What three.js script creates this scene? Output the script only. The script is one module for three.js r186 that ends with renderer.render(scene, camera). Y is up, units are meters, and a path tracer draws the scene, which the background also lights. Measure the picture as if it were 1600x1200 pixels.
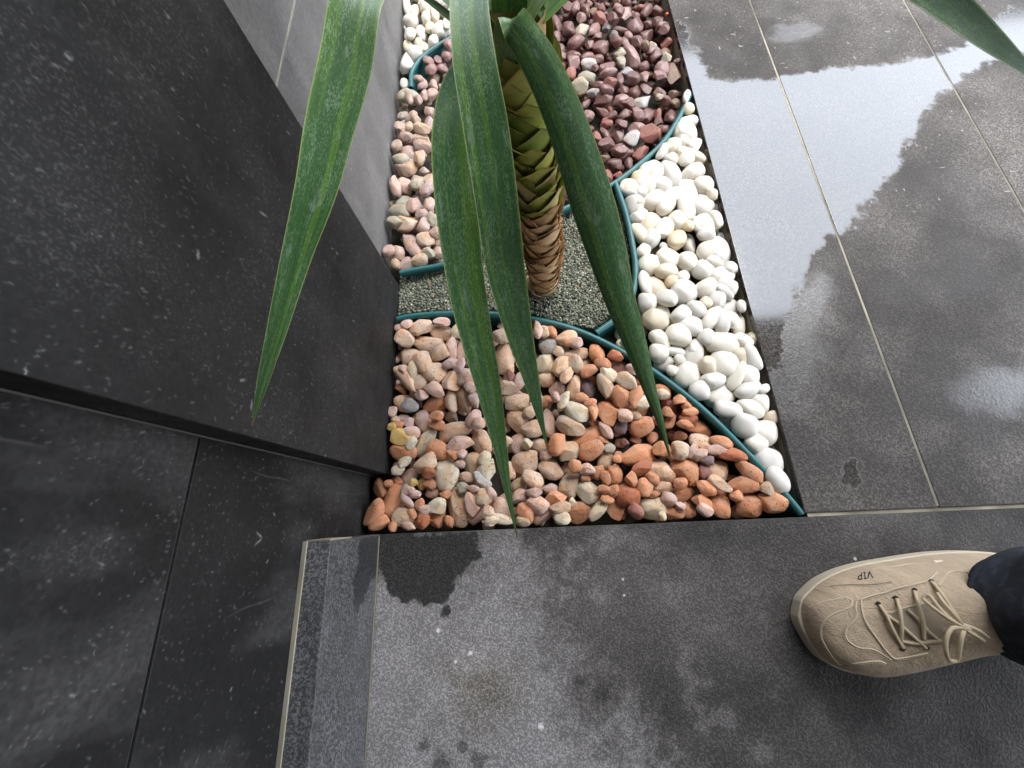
import * as THREE from 'three';
import { RoundedBoxGeometry } from 'three/addons/geometries/RoundedBoxGeometry.js';
import { mergeVertices, mergeGeometries } from 'three/addons/utils/BufferGeometryUtils.js';
import { FontLoader } from 'three/addons/loaders/FontLoader.js';
import { TextGeometry } from 'three/addons/geometries/TextGeometry.js';

// ---------------------------------------------------------------- camera, sky, sun, exposure
const scene = new THREE.Scene();
const camera = new THREE.PerspectiveCamera(89.06, 4 / 3, 0.02, 400);
camera.rotation.order = 'YXZ';
camera.position.set(0, 0.57, 0);
camera.rotation.set(-1.2406, 0.1577, -0.2093);
scene.add(camera);

const renderer = new THREE.WebGLRenderer({ antialias: true });
renderer.toneMapping = THREE.LinearToneMapping;
renderer.toneMappingExposure = 5.1;
renderer.shadowMap.enabled = true;
renderer.setSize(1024, 768);

const SUN = new THREE.Vector3(0.30, 0.84, -0.46).normalize();
{ // overcast sky: even white cloud, a little brighter towards the hidden sun
  const w = 256, h = 128, d = new Float32Array(w * h * 4);
  for (let j = 0; j < h; j++) for (let i = 0; i < w; i++) {
    const el = (j + 0.5) / h * Math.PI - Math.PI / 2, az = (i + 0.5) / w * 2 * Math.PI;
    const v = new THREE.Vector3(-Math.cos(az) * Math.cos(el), Math.sin(el), -Math.sin(az) * Math.cos(el));
    const s = Math.max(0, v.dot(SUN)), up = Math.max(0, v.y);
    const L = el < 0 ? 0.35 : (0.80 + 0.25 * up + 0.35 * s * s);
    d.set([L * 0.91, L * 0.985, L * 1.11, 1], (j * w + i) * 4);
  }
  const t = new THREE.DataTexture(d, w, h, THREE.RGBAFormat, THREE.FloatType);
  t.mapping = THREE.EquirectangularReflectionMapping; t.magFilter = THREE.LinearFilter; t.minFilter = THREE.LinearFilter; t.needsUpdate = true;
  scene.background = t; scene.environment = t;
}
const sun = new THREE.DirectionalLight(0xfff4e6, 0.5);
sun.position.copy(SUN).multiplyScalar(6); sun.castShadow = true; sun.shadow.radius = 34;
sun.shadow.mapSize.set(2048, 2048);
Object.assign(sun.shadow.camera, { left: -2, right: 2, top: 2, bottom: -2, near: 0.5, far: 14 });
scene.add(sun); scene.add(sun.target);

// ---------------------------------------------------------------- helpers
const rng = (s) => () => { s |= 0; s = s + 0x6D2B79F5 | 0; let t = Math.imul(s ^ s >>> 15, 1 | s); t = t + Math.imul(t ^ t >>> 7, 61 | t) ^ t; return ((t ^ t >>> 14) >>> 0) / 4294967296; };
const R = rng(7);
const clamp = (x, a = 0, b = 1) => Math.min(b, Math.max(a, x));
const sst = (a, b, x) => { const t = clamp((x - a) / (b - a)); return t * t * (3 - 2 * t); };
const lerp = (a, b, t) => a + (b - a) * t;
const hash = (x, y) => { let h = Math.imul(x, 374761393) + Math.imul(y, 668265263) | 0; h = Math.imul(h ^ h >>> 13, 1274126177); return ((h ^ h >>> 16) >>> 0) / 4294967296; };
const vn = (x, y) => { const i = Math.floor(x), j = Math.floor(y), f = x - i, g = y - j, u = f * f * (3 - 2 * f), v = g * g * (3 - 2 * g); return lerp(lerp(hash(i, j), hash(i + 1, j), u), lerp(hash(i, j + 1), hash(i + 1, j + 1), u), v); };
const fbm = (x, y, o = 4) => { let s = 0, a = 0.5, n = 0; for (let k = 0; k < o; k++) { s += a * vn(x, y); n += a; x = x * 2.03 + 17.3; y = y * 2.03 + 9.1; a *= 0.5; } return s / n; };
const V = (x, y, z) => new THREE.Vector3(x, y, z);
// photograph pixel (1600 x 1200) -> point at height h
const FPX = 609.91, camM = new THREE.Matrix4().makeRotationFromEuler(camera.rotation), camI = camM.clone().invert();
const ray = (px, py) => V((px - 800) / FPX, -(py - 600) / FPX, -1).applyMatrix4(camM).normalize();
const at = (px, py, h = 0) => { const d = ray(px, py); return d.multiplyScalar((h - 0.57) / d.y).add(camera.position); };
const pix = (p) => { const c = p.clone().sub(camera.position).applyMatrix4(camI); return [800 + FPX * c.x / -c.z, 600 - FPX * c.y / -c.z, -c.z]; };
const floorPoly = (pts, h = 0) => pts.map(([x, y]) => { const p = at(x, y, h); return [p.x, p.z]; });
function sdf(poly, x, z) { // signed distance, negative inside
  let d = 1e9, s = false;
  for (let i = 0, j = poly.length - 1; i < poly.length; j = i++) {
    const [ax, az] = poly[i], [bx, bz] = poly[j], ex = bx - ax, ez = bz - az, t = clamp(((x - ax) * ex + (z - az) * ez) / (ex * ex + ez * ez));
    d = Math.min(d, (x - ax - ex * t) ** 2 + (z - az - ez * t) ** 2);
    if ((az > z) !== (bz > z) && x < ex * (z - az) / ez + ax) s = !s;
  }
  return s ? -Math.sqrt(d) : Math.sqrt(d);
}
const toS = (x) => x <= 0.0031308 ? 12.92 * x : 1.055 * Math.pow(x, 1 / 2.4) - 0.055;
function tex(w, h, fn, colour = true, wrap = THREE.RepeatWrapping) { // fn(u, v) -> linear rgb or a number
  const d = new Uint8Array(w * h * 4);
  for (let j = 0, k = 0; j < h; j++) for (let i = 0; i < w; i++, k += 4) {
    let c = fn((i + 0.5) / w, (j + 0.5) / h); if (typeof c === 'number') c = [c, c, c];
    for (let q = 0; q < 3; q++) d[k + q] = 255 * clamp(colour ? toS(Math.max(0, c[q])) : c[q]) + 0.5;
    d[k + 3] = c.length > 3 && !colour ? 255 * clamp(c[3]) : 255;
  }
  const t = new THREE.DataTexture(d, w, h); t.wrapS = t.wrapT = wrap; t.magFilter = THREE.LinearFilter; t.minFilter = THREE.LinearMipmapLinearFilter; t.generateMipmaps = true;
  if (colour) t.colorSpace = THREE.SRGBColorSpace; t.needsUpdate = true; return t;
}
const names = {};
const numbered = (n) => { const k = names[n] = (names[n] ?? -1) + 1; return k ? `${n}_${String(k).padStart(3, '0')}` : n; };
function put(o, name, parent, label, category, group, kind) {
  o.name = parent === scene ? numbered(name) : name; o.castShadow = o.receiveShadow = true; parent.add(o);
  if (label) o.userData.label = label; if (category) o.userData.category = category; if (group) o.userData.group = group; if (kind) o.userData.kind = kind;
  return o;
}
const mesh = (name, geo, mat, parent = scene, label, category, group, kind) => put(new THREE.Mesh(geo, mat), name, parent, label, category, group, kind);
const grp = (name, label, category, kind, parent = scene) => put(new THREE.Group(), name, parent, label, category, undefined, kind);
const std = (o) => new THREE.MeshStandardMaterial(o);
const lin = (r, g, b) => new THREE.Color().setRGB(r, g, b);
// box with softened edges; uv in metres through map [origin, size]
function slab(x0, x1, y0, y1, z0, z1, r = 0.0008, uvf) {
  const g = new RoundedBoxGeometry(x1 - x0, y1 - y0, z1 - z0, 2, r); g.translate((x0 + x1) / 2, (y0 + y1) / 2, (z0 + z1) / 2);
  const p = g.attributes.position, n = g.attributes.normal, uv = g.attributes.uv;
  for (let i = 0; i < p.count; i++) {
    const ax = Math.abs(n.getX(i)), ay = Math.abs(n.getY(i)), az = Math.abs(n.getZ(i));
    const a = uvf(p.getX(i), p.getY(i), p.getZ(i), ax > ay && ax > az ? 0 : ay > az ? 1 : 2);
    uv.setXY(i, a[0], a[1]);
  }
  return g;
}
const flat = (x0, x1, y0, y1, z0, z1, r) => slab(x0, x1, y0, y1, z0, z1, r, (x, y, z, f) => f === 0 ? [z, y] : f === 1 ? [x, z] : [x, y]);
const tube = (pts, r, seg = 24, rad = 7) => new THREE.TubeGeometry(new THREE.CatmullRomCurve3(pts), seg, r, rad);

// ---------------------------------------------------------------- key lines of the place (metres)
const XR = 0.3509, J1 = 0.5196, J2 = 0.8192, XS = -0.2253, ZB = 0.0152, XW = -0.2559, XP = -0.2259, HJ = 0.2903, HS = 0.1334, ZN = -0.068, ZF = -0.398;

// speckled finish of the stoneware: fine pale worms on a dark body
const speck = (x, z) => { // metres -> 0..1
  const a = vn(x * 660 + 0.35 * z * 660, z * 660), b = vn(x * 1150 + 31, z * 1150 + 7);
  return sst(0.38, 0.74, a * 0.55 + b * 0.45);
};
// ---------------------------------------------------------------- paving on the right
const poolA = floorPoly([[1058, 30], [1075, 55], [1110, 120], [1180, 128], [1216, 122], [1250, 116], [1330, 104], [1400, 98], [1455, 84], [1500, 72], [1545, 40], [1580, 10], [1640, 20], [1640, 70], [1560, 92], [1500, 118], [1468, 150], [1448, 172], [1425, 215], [1402, 268], [1385, 290], [1352, 322], [1330, 352], [1309, 362], [1290, 365], [1282, 382], [1270, 402], [1256, 440], [1240, 480], [1226, 530], [1212, 575], [1190, 590], [1140, 500], [1100, 400], [1050, 210], [1020, 60]]);
const poolE = floorPoly([[1185, 520], [1240, 460], [1285, 420], [1300, 470], [1275, 560], [1250, 640], [1205, 650]]);
const poolB = floorPoly([[1322, 722], [1334, 718], [1340, 735], [1348, 752], [1336, 762], [1318, 756], [1316, 740]]);
const poolC = floorPoly([[1490, 600], [1520, 580], [1560, 568], [1605, 575], [1640, 600], [1610, 640], [1560, 652], [1510, 640], [1495, 620]]);
const poolD = floorPoly([[1215, 40], [1260, 30], [1285, 45], [1240, 70], [1205, 62]]);
const dark1 = floorPoly([[1270, 385], [1320, 380], [1330, 420], [1300, 470], [1262, 470]]);
const PW = 1.30, PD = 1.30, PX = 0.34, PZ = -1.28;
function wetness(x, z) { // 0 dry .. 1 film of water
  const n = (fbm(x * 38, z * 38, 4) - 0.5), f = fbm(x * 190, z * 190, 2) - 0.5;
  const e = n * 0.030 + f * 0.012;
  const a = sst(0.006, -0.006, sdf(poolA, x, z) + e);
  const b = sst(0.003, -0.003, sdf(poolB, x, z) + e * 0.5);
  const c = 0.72 * sst(0.016, -0.022, sdf(poolC, x, z) + e);
  const d = 0.6 * sst(0.01, -0.012, sdf(poolD, x, z) + e);
  const g = 0.6 * sst(0.022, -0.03, sdf(poolE, x, z) + e * 1.4);
  return Math.max(a, b, c, d, g);
}
const WG = 900, wetGrid = new Float32Array(WG * WG);
for (let j = 0; j < WG; j++) for (let i = 0; i < WG; i++) wetGrid[j * WG + i] = wetness(PX + (i + 0.5) / WG * PW, PZ + (j + 0.5) / WG * PD);
const wetAt = (u, v) => { const x = clamp(u * WG - 0.5, 0, WG - 1.001), y = clamp(v * WG - 0.5, 0, WG - 1.001), i = x | 0, j = y | 0, f = x - i, g = y - j, o = j * WG + i; return lerp(lerp(wetGrid[o], wetGrid[o + 1], f), lerp(wetGrid[o + WG], wetGrid[o + WG + 1], f), g); };
const pavingMap = tex(1536, 1536, (u, v) => {
  const x = PX + u * PW, z = PZ + v * PD, s = speck(x, z), m = fbm(x * 7, z * 7, 3), m2 = fbm(x * 22 + 40, z * 22, 2), w = wetAt(u, v);
  let dust = clamp(0.25 + 1.5 * (m - 0.42) + 0.6 * (m2 - 0.5)); dust *= 1 - 0.85 * w;
  const base = 0.028 + 0.040 * dust, hi = 0.035 + 0.105 * dust + 0.02 * m2;
  let k = lerp(base, base + hi, s);
  const drop = vn(x * 150 + 9, z * 150 + 2); if (drop > 0.93 && z < -0.45) k += 0.22 * sst(0.93, 0.97, drop) * (1 - w);
  return [k * 1.11, k * 0.98, k * 0.885];
}, true, THREE.MirroredRepeatWrapping);
const pavingRough = tex(1024, 1024, (u, v) => {
  const x = PX + u * PW, z = PZ + v * PD, w = wetAt(u, v), s = speck(x, z), m = fbm(x * 16 + 5, z * 16, 2);
  return clamp(lerp(0.62 + 0.14 * s + 0.2 * (m - 0.5), 0.075 + 0.05 * s, w));
}, false, THREE.MirroredRepeatWrapping);
const pavingBump = tex(1024, 1024, (u, v) => lerp(speck(PX + u * PW, PZ + v * PD), 0.55, wetAt(u, v)), false, THREE.MirroredRepeatWrapping);
const pavingSpec = tex(600, 600, (u, v) => [1, 1, 1, lerp(0.28, 1, wetAt(u, v))], false, THREE.MirroredRepeatWrapping); // dusty stone shines less than its film of water
const matPaving = new THREE.MeshPhysicalMaterial({ map: pavingMap, roughnessMap: pavingRough, roughness: 1, bumpMap: pavingBump, bumpScale: 0.00035, ior: 1.7, specularIntensityMap: pavingSpec });
const uvPaving = (x, y, z, f) => f === 1 ? [(x - PX) / PW, (z - PZ) / PD] : f === 0 ? [y / PW, (z - PZ) / PD] : [(x - PX) / PW, y / PD];
const groutTex = tex(256, 256, (u, v) => { const n = fbm(u * 60, v * 60, 3), q = sst(0.35, 0.65, fbm(u * 9 + 3, v * 9, 3)), k = (0.62 + 0.5 * n) * lerp(0.5, 1, q); return [0.44 * k, 0.395 * k, 0.295 * k]; });
const matGrout = std({ map: groutTex, roughness: 0.9 });
const matMortar = std({ map: tex(256, 256, (u, v) => { const n = fbm(u * 26, v * 26, 4), b = sst(0.5, 0.7, fbm(u * 7 + 3, v * 40, 3)); const k = 0.11 + 0.17 * n; return [k * 1.1, k * (0.98 + 0.04 * b), k * lerp(0.74, 0.55, b)]; }), roughness: 0.95 });
mesh('ground', new THREE.PlaneGeometry(300, 300).rotateX(-Math.PI / 2).translate(0, -0.12, 0), std({ color: lin(0.2, 0.19, 0.17), roughness: 1 }), scene, undefined, undefined, undefined, 'structure');
const paving = grp('paving', undefined, undefined, 'structure');
{
  const g = 0.0017, xs = [XR, J1, J2, 1.1188, 1.4184, 1.718, 2.0176, 2.3172, 2.6168, 2.9164, 3.216];
  const zs = [ZB - 0.002, -1.19, -2.39, -3.59];
  for (let i = 0; i + 1 < xs.length; i++) for (let j = 0; j < 3; j++)
    mesh('tile', slab(xs[i] + (i ? g : 0), xs[i + 1] - g, -0.010, 0, zs[j + 1] + g, zs[j] - g, 0.0009, uvPaving), matPaving, paving);
  mesh('mortar_bed', flat(XR + 0.0006, 3.22, -0.119, -0.0102, -3.6, ZB - 0.003, 0.0004), matMortar, paving);
  const jt = xs.slice(1, -1).map((x) => flat(x - g, x + g, -0.0101, -0.0006, -3.58, ZB - 0.005, 0.0002));
  for (const z of zs.slice(1, 3)) jt.push(flat(XR + 0.002, 3.2, -0.0101, -0.0009, z - g, z + g, 0.0002));
  mesh('grout', mergeGeometries(jt), matGrout, paving);
}
// ---------------------------------------------------------------- landing in front of the bed
const LX = -0.226, LW = 1.0, LZ = 0.012, LD = 0.5;
const wet1 = floorPoly([[588, 832], [742, 834], [750, 868], [726, 893], [714, 905], [697, 934], [664, 946], [634, 940], [616, 926], [606, 908], [596, 900], [590, 880]]);
const wet2 = floorPoly([[689, 950], [700, 946], [706, 955], [700, 964], [690, 962]]);
const pale = floorPoly([[560, 880], [700, 930], [740, 870], [790, 840], [840, 880], [850, 930], [830, 1000], [870, 1050], [905, 1100], [960, 1150], [1030, 1210], [1030, 1300], [500, 1300]]);
const brown = floorPoly([[700, 1050], [740, 1020], [790, 1040], [800, 1090], [750, 1120], [705, 1100]]);
const spots = [[690, 1195, 14], [662, 1167, 8], [722, 1165, 6], [748, 1188, 10], [940, 1085, 10], [905, 1065, 7]].map(([x, y, r]) => { const p = at(x, y); return [p.x, p.z, r / 1200]; });
const drops = [[973, 905, 3], [975, 930, 2.5], [735, 1020, 4], [685, 985, 4], [845, 1135, 5], [712, 1033, 3], [1335, 873, 3]].map(([x, y, r]) => { const p = at(x, y); return [p.x, p.z, r / 1200]; });
const landFn = (x, z) => {
  const s = speck(x, z), n = fbm(x * 30, z * 30, 4) - 0.5, nf = fbm(x * 150, z * 150, 3) - 0.5, big = fbm(x * 9 + 2, z * 9, 3) - 0.5;
  let p = sst(0.050, -0.05, sdf(pale, x, z) + n * 0.12 + nf * 0.05);
  p = Math.max(p, 0.28 * sst(0.10, 0.26, n + 0.25 * nf) * sst(0.25, 0.02, sdf(pale, x, z)));
  const wt = Math.max(sst(0.002, -0.003, sdf(wet1, x, z) + n * 0.02 + nf * 0.012), sst(0.002, -0.002, sdf(wet2, x, z) + nf * 0.008));
  let dust = lerp(0.20 + 0.45 * big + 0.2 * n - 0.12 * sst(0.25, 0.5, x), 1 + 0.5 * n + 0.3 * big, p);
  for (const [sx, sz, r] of spots) dust *= 1 - 0.6 * sst(r * 1.6, r * 0.4, Math.hypot(x - sx, z - sz) + nf * 0.012);
  dust = Math.max(0, lerp(dust, 0.05, wt));
  const br = 0.8 * sst(0.03, -0.03, sdf(brown, x, z) + n * 0.06);
  let base = 0.016 + 0.165 * dust, hi = 0.024 + 0.14 * dust;
  base = lerp(base, 0.05, br * 0.6);
  let k = lerp(base, base + hi, s);
  for (const [sx, sz, r] of drops) k += 0.4 * sst(r, r * 0.5, Math.hypot(x - sx, z - sz) + nf * 0.002);
  const wm = 0.035 + 0.04 * (1 - p); return [k * (1.02 + wm + 0.02 * br), k * (0.99 - 0.03 * br), k * (1.0 - wm - 0.16 * br), wt];
};
const landMap = tex(2048, 1024, (u, v) => landFn(LX + u * LW, LZ + v * LD), true, THREE.MirroredRepeatWrapping);
const landRough = tex(1024, 512, (u, v) => { const x = LX + u * LW, z = LZ + v * LD; return 0.66 + 0.18 * speck(x, z); }, false, THREE.MirroredRepeatWrapping);
const landBump = tex(1400, 700, (u, v) => speck(LX + u * LW, LZ + v * LD), false, THREE.MirroredRepeatWrapping);
const matLand = new THREE.MeshPhysicalMaterial({ map: landMap, roughnessMap: landRough, roughness: 1, bumpMap: landBump, bumpScale: 0.0004, ior: 1.5, specularIntensity: 0.55 });
const uvLand = (x, y, z, f) => f === 1 ? [(x - LX) / LW, (z - LZ) / LD] : f === 0 ? [y / LW, (z - LZ) / LD] : [(x - LX) / LW, y / LD];
const landing = grp('landing', undefined, undefined, 'structure');
for (const [x0, x1] of [[XS + 0.0015, 1.0], [1.004, 2.2], [2.204, 3.216]]) for (const [z0, z1] of [[ZB + 0.0018, 0.616], [0.62, 1.22], [1.224, 1.82]])
  mesh('tile', slab(x0, x1, -0.010, 0.0012, z0, z1, 0.0012, uvLand), matLand, landing);
mesh('mortar_bed', flat(XW - 0.01, 3.22, -0.119, -0.0104, ZB + 0.0024, 1.84, 0.0004), matMortar, landing);
mesh('grout', mergeGeometries([flat(XR + 0.004, 3.2, -0.0102, -0.0028, ZB - 0.0035, ZB + 0.0016, 0.0002), flat(1.0, 1.004, -0.0102, -0.0008, ZB + 0.003, 1.8, 0.0002), flat(2.2, 2.204, -0.0102, -0.0008, ZB + 0.003, 1.8, 0.0002), flat(XS + 0.003, 3.2, -0.0102, -0.0004, 0.616, 0.62, 0.0002), flat(XS + 0.003, 3.2, -0.0102, -0.0004, 1.22, 1.224, 0.0002)]), matGrout, landing);

// ---------------------------------------------------------------- wall, pilaster and skirting on the left
function slate(seed, b0, fleck, veil) { // dark slate-look porcelain: grain, pale flecks, mineral veils
  const r = rng(seed), W = 1536, H = 768, L = 1.2, Hh = 0.6, fl = new Float32Array(W * H);
  for (let i = 0; i < 12000 * fleck; i++) {
    const big = r() < 0.007, x = r() * W, y = r() * H, a = r() < 0.6 ? 1.2 + 0.5 * (r() - 0.5) : r() * Math.PI, len = (big ? 2.2 : 0.8) + r() * r() * (big ? 6 : 3), wd = 0.45 + r() * (big ? 1.1 : 0.4), k = (big ? 0.45 : 0.08 + 0.34 * r() * r() * r());
    for (let s = -len; s <= len; s += 0.5) for (let q = -2; q <= 2; q++) {
      const px = Math.round(x + Math.cos(a) * s - Math.sin(a) * q), py = Math.round(y + Math.sin(a) * s + Math.cos(a) * q);
      if (px < 0 || py < 0 || px >= W || py >= H) continue;
      const o = py * W + px, val = k * Math.exp(-((q / wd) ** 2)) * (1 - (s / len) ** 2); if (val > fl[o]) fl[o] = val;
    }
  }
  return tex(W, H, (u, v) => {
    const x = u * L, y = v * Hh, g = fbm(x * 420, y * 420, 2), m = fbm(x * 12 + seed, y * 14, 4), vs = fbm(x * 24 + 0.5 * m + seed * 3, y * 7, 4);
    const vein = veil < 0.05 ? 0 : Math.exp(-(((fbm(x * 17 + seed, y * 3, 4) - 0.5) / 0.006) ** 2)) * sst(0.48, 0.7, fbm(x * 40, y * 26 + seed, 3));
    const k = b0 * (0.55 + 0.5 * g + 0.7 * m) + veil * Math.max(0, vs - 0.5) * (0.5 + g) + 0.035 * vein + 0.028 * sst(0.60, 0.85, vn(x * 900, y * 900)) * sst(0.35, 0.7, m) + fl[Math.min(H - 1, v * H | 0) * W + Math.min(W - 1, u * W | 0)] * 0.42;
    return [k * 1.03, k * 0.99, k * 0.95];
  }, true, THREE.MirroredRepeatWrapping);
}
const slateA = slate(11, 0.017, 0.7, 0.13), slateB = slate(23, 0.019, 0.8, 0.035), slateFarSheen = slate(37, 0.125, 1.2, 0.12);  // last one paler: the far wall's grazing reflection is put into its colour
const slateRough = tex(512, 512, (u, v) => 0.48 + 0.26 * fbm(u * 40, v * 40, 3), false);
const wallMat = (m, spec = 0.34) => new THREE.MeshPhysicalMaterial({ map: m, roughnessMap: slateRough, roughness: 1, specularIntensity: spec });
const matWallNear = wallMat(slateA), matPilaster = wallMat(slateB), matWallFarSheen = wallMat(slateFarSheen, 0.9);  // far tiles: same slate with reflected light in the albedo
const uvWall = (oz, oy) => (x, y, z, f) => f === 0 ? [(z - oz) / 1.2, (y - oy) / 0.6] : f === 1 ? [(z - oz) / 1.2, x / 0.6] : [x / 1.2, (y - oy) / 0.6];
const wall = grp('tiled_wall', 'long dark slate-look tiled wall rising along the planting bed and landing', 'wall');
{
  const g = 0.0013, zs = [-3.6, -2.65, -1.45, -0.25, 0.95, 1.84], ys = [-0.11, HJ, 0.59, 0.89, 1.19, 1.49, 1.79, 2.09, 2.39, 2.69];
  for (let i = 0; i + 1 < zs.length; i++) for (let j = 0; j + 1 < ys.length; j++)
    mesh('tile', slab(XW - 0.009, XW, ys[j] + g, ys[j + 1] - g, zs[i] + g, zs[i + 1] - g, 0.0008, uvWall(i * 0.37 + 0.1, j * 0.213)), i < 3 ? matWallFarSheen : matWallNear, wall);
  mesh('wall_core', flat(XW - 0.20, XW - 0.0092, -0.119, 2.7, -3.6, 1.84, 0.001), std({ color: lin(0.3, 0.29, 0.27), roughness: 0.9 }), wall);
  const far = [], near = [];
  for (const y of ys.slice(1, -1)) { far.push(flat(XW - 0.0091, XW - 0.0008, y - g, y + g, -3.59, -0.26, 0.0002)); near.push(flat(XW - 0.0091, XW - 0.0022, y - g, y + g, -0.24, 1.83, 0.0002)); }
  for (const z of zs.slice(1, -1)) near.push(flat(XW - 0.0091, XW - 0.0024, -0.1, 2.69, z - g, z + g, 0.0002));
  mesh('grout', mergeGeometries(far), matGrout, wall);
  mesh('grout', mergeGeometries(near), std({ color: lin(0.05, 0.048, 0.045), roughness: 0.9 }), wall);
}
const pil = grp('wall_pilaster', 'dark shallow tiled pilaster standing out from the wall beside the bed', 'pilaster');
for (const [y0, y1, k] of [[-0.11, 1.1, 0], [1.1026, 2.3, 1], [2.3026, 2.69, 2]]) {
  mesh('face_tile', slab(XP - 0.009, XP, y0, y1, ZF, ZN, 0.0012, uvWall(-0.9 - k * 0.3, k * 0.2)), matPilaster, pil);
  mesh('side_tile', slab(XW + 0.0003, XP - 0.0093, y0, y1, ZN - 0.010, ZN - 0.0006, 0.0006, uvWall(0.2, k * 0.2)), matPilaster, pil);
  mesh('side_tile', slab(XW + 0.0003, XP - 0.0093, y0, y1, ZF + 0.0006, ZF + 0.010, 0.0006, uvWall(0.5, k * 0.2)), matPilaster, pil);
}
mesh('core', flat(XW + 0.0004, XP - 0.0095, -0.11, 2.69, ZF + 0.0104, ZN - 0.0104, 0.0003), matMortar, pil);
mesh('sealant', flat(XW + 0.0002, XW + 0.0018, -0.11, 2.6, ZN - 0.0003, ZN + 0.0012, 0.0004), std({ color: lin(0.10, 0.095, 0.085), roughness: 0.8 }), pil);

const SKZ = 0.022;
const wetSk = (() => { const P = (px, py) => { const d = ray(px, py), t = (XS - 0) / d.x; return [0.57 + d.y * t, d.z * t]; }; return [[564, 838], [600, 836], [600, 900], [580, 908], [572, 935], [560, 955], [552, 940], [553, 905], [560, 880]].map(([x, y]) => P(x, y)); })();
const skFn = (y, z, k0) => { const s = speck(y + 0.3, z), n = fbm(y * 30 + 7, z * 30, 4) - 0.5, nf = fbm(y * 150, z * 150, 3) - 0.5, w = sst(0.002, -0.003, sdf(wetSk, y, z) + n * 0.012 + nf * 0.01); const d = lerp(k0 + 0.4 * n, 0.02, w); const k = lerp(0.02 + 0.07 * d, 0.06 + 0.27 * d, s); return [k, k * 0.99, k * 1.0]; };
const skMap = tex(512, 1024, (u, v) => skFn(u * 0.25, v * 0.5, 0.42), true, THREE.MirroredRepeatWrapping);
const matSk = new THREE.MeshPhysicalMaterial({ map: skMap, roughness: 0.45, ior: 1.5 });
const sk = grp('skirting', 'speckled grey skirting tile running along the foot of the wall on the landing', 'skirting');
for (const [z0, z1] of [[ZB + 0.0018, 1.2], [1.202, 1.82]])
  mesh('tile', slab(XW + 0.0025, XS, -0.0098, HS, z0, z1, 0.0012, (x, y, z, f) => f === 0 ? [y / 0.25, z / 0.5] : f === 1 ? [(0.05 + x - XW) / 0.25, (z + 0.3) / 0.5] : [x / 0.25, y / 0.5]), matSk, sk);
mesh('sealant', mergeGeometries([flat(XW + 0.0002, XW + 0.0052, HS - 0.004, HS + 0.0016, ZB + 0.0015, 1.82, 0.0007), flat(XS + 0.0001, XS + 0.0014, -0.006, 0.0022, ZB + 0.004, 1.82, 0.0005), flat(XW + 0.003, XS - 0.0005, HS - 0.05, HS - 0.0008, ZB + 0.0004, ZB + 0.0017, 0.0003)]), matGrout, sk);

// ---------------------------------------------------------------- unseen roof and walls, added to shape the sky light and reflections
const plaster = std({ map: tex(256, 256, (u, v) => { const n = 0.34 + 0.1 * fbm(u * 12, v * 12, 4); return [n, n * 0.97, n * 0.92]; }), roughness: 0.95 });
mesh('added_porch_roof', flat(XW - 0.2, 3.6, 2.72, 2.9, -1.6, 2.1, 0.01), plaster, scene, 'unseen plastered porch roof added above the landing to limit the sky light', 'roof');
mesh('added_house_wall', flat(XW - 0.2, 3.6, -0.119, 2.715, 1.85, 2.05, 0.01), plaster, scene, 'unseen plastered house wall added behind the landing to block light', 'wall');
mesh('added_garden_wall', flat(XW - 0.2, 7, -0.119, 2.1, -4.4, -4.2, 0.01), std({ map: plaster.map, color: lin(0.35, 0.34, 0.32), roughness: 0.95 }), scene, 'unseen grey garden wall added beyond the paving for dark reflections', 'wall');

// ---------------------------------------------------------------- planting bed: soil, edgings
const soilMap = tex(512, 512, (u, v) => { const n = fbm(u * 50, v * 50, 4), k = 0.018 + 0.05 * n; return [k * 1.15, k * 0.95, k * 0.72]; });
mesh('planting_bed', flat(XW - 0.004, XR + 0.004, -0.119, -0.043, -3.55, ZB + 0.0022, 0.002), std({ map: soilMap, roughness: 1 }), scene, undefined, undefined, undefined, 'structure');
const matTeal = std({ map: tex(256, 256, (u, v) => { const n = fbm(u * 40, v * 14, 3), q = sst(0.58, 0.72, fbm(u * 18 + 5, v * 9, 4)), k = 0.8 + 0.4 * n; return [lerp(0.018 * k, 0.09, 0.55 * q), lerp(0.125 * k, 0.13, 0.55 * q), lerp(0.13 * k, 0.115, 0.55 * q)]; }), roughness: 0.45 });
const EY = -0.006;
const edges = [
  [[[610, 498], [640, 493], [690, 489], [760, 489], [830, 497], [890, 511], [945, 534], [1020, 578], [1100, 640], [1170, 709], [1215, 757], [1256, 803]], 'teal plastic edging behind the orange pebbles, from the wall to the landing corner'],
  [[[610, 426], [650, 420], [690, 412], [760, 384], [815, 356], [870, 330], [915, 309], [965, 281], [1005, 250], [1035, 222], [1060, 185], [1079, 146]], 'teal plastic edging running from the wall past the trunk to the paving'],
  [[[962, 284], [978, 330], [989, 380], [994, 420], [990, 455], [972, 488], [932, 519]], 'short teal plastic edging bent round between grey grit and white pebbles'],
  [[[626, 137], [640, 110], [662, 84], [705, 56], [760, 22], [830, -20]], 'teal plastic edging between the far white pebbles and the pink pebbles by the wall'],
];
const edgeWorld = [];
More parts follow.
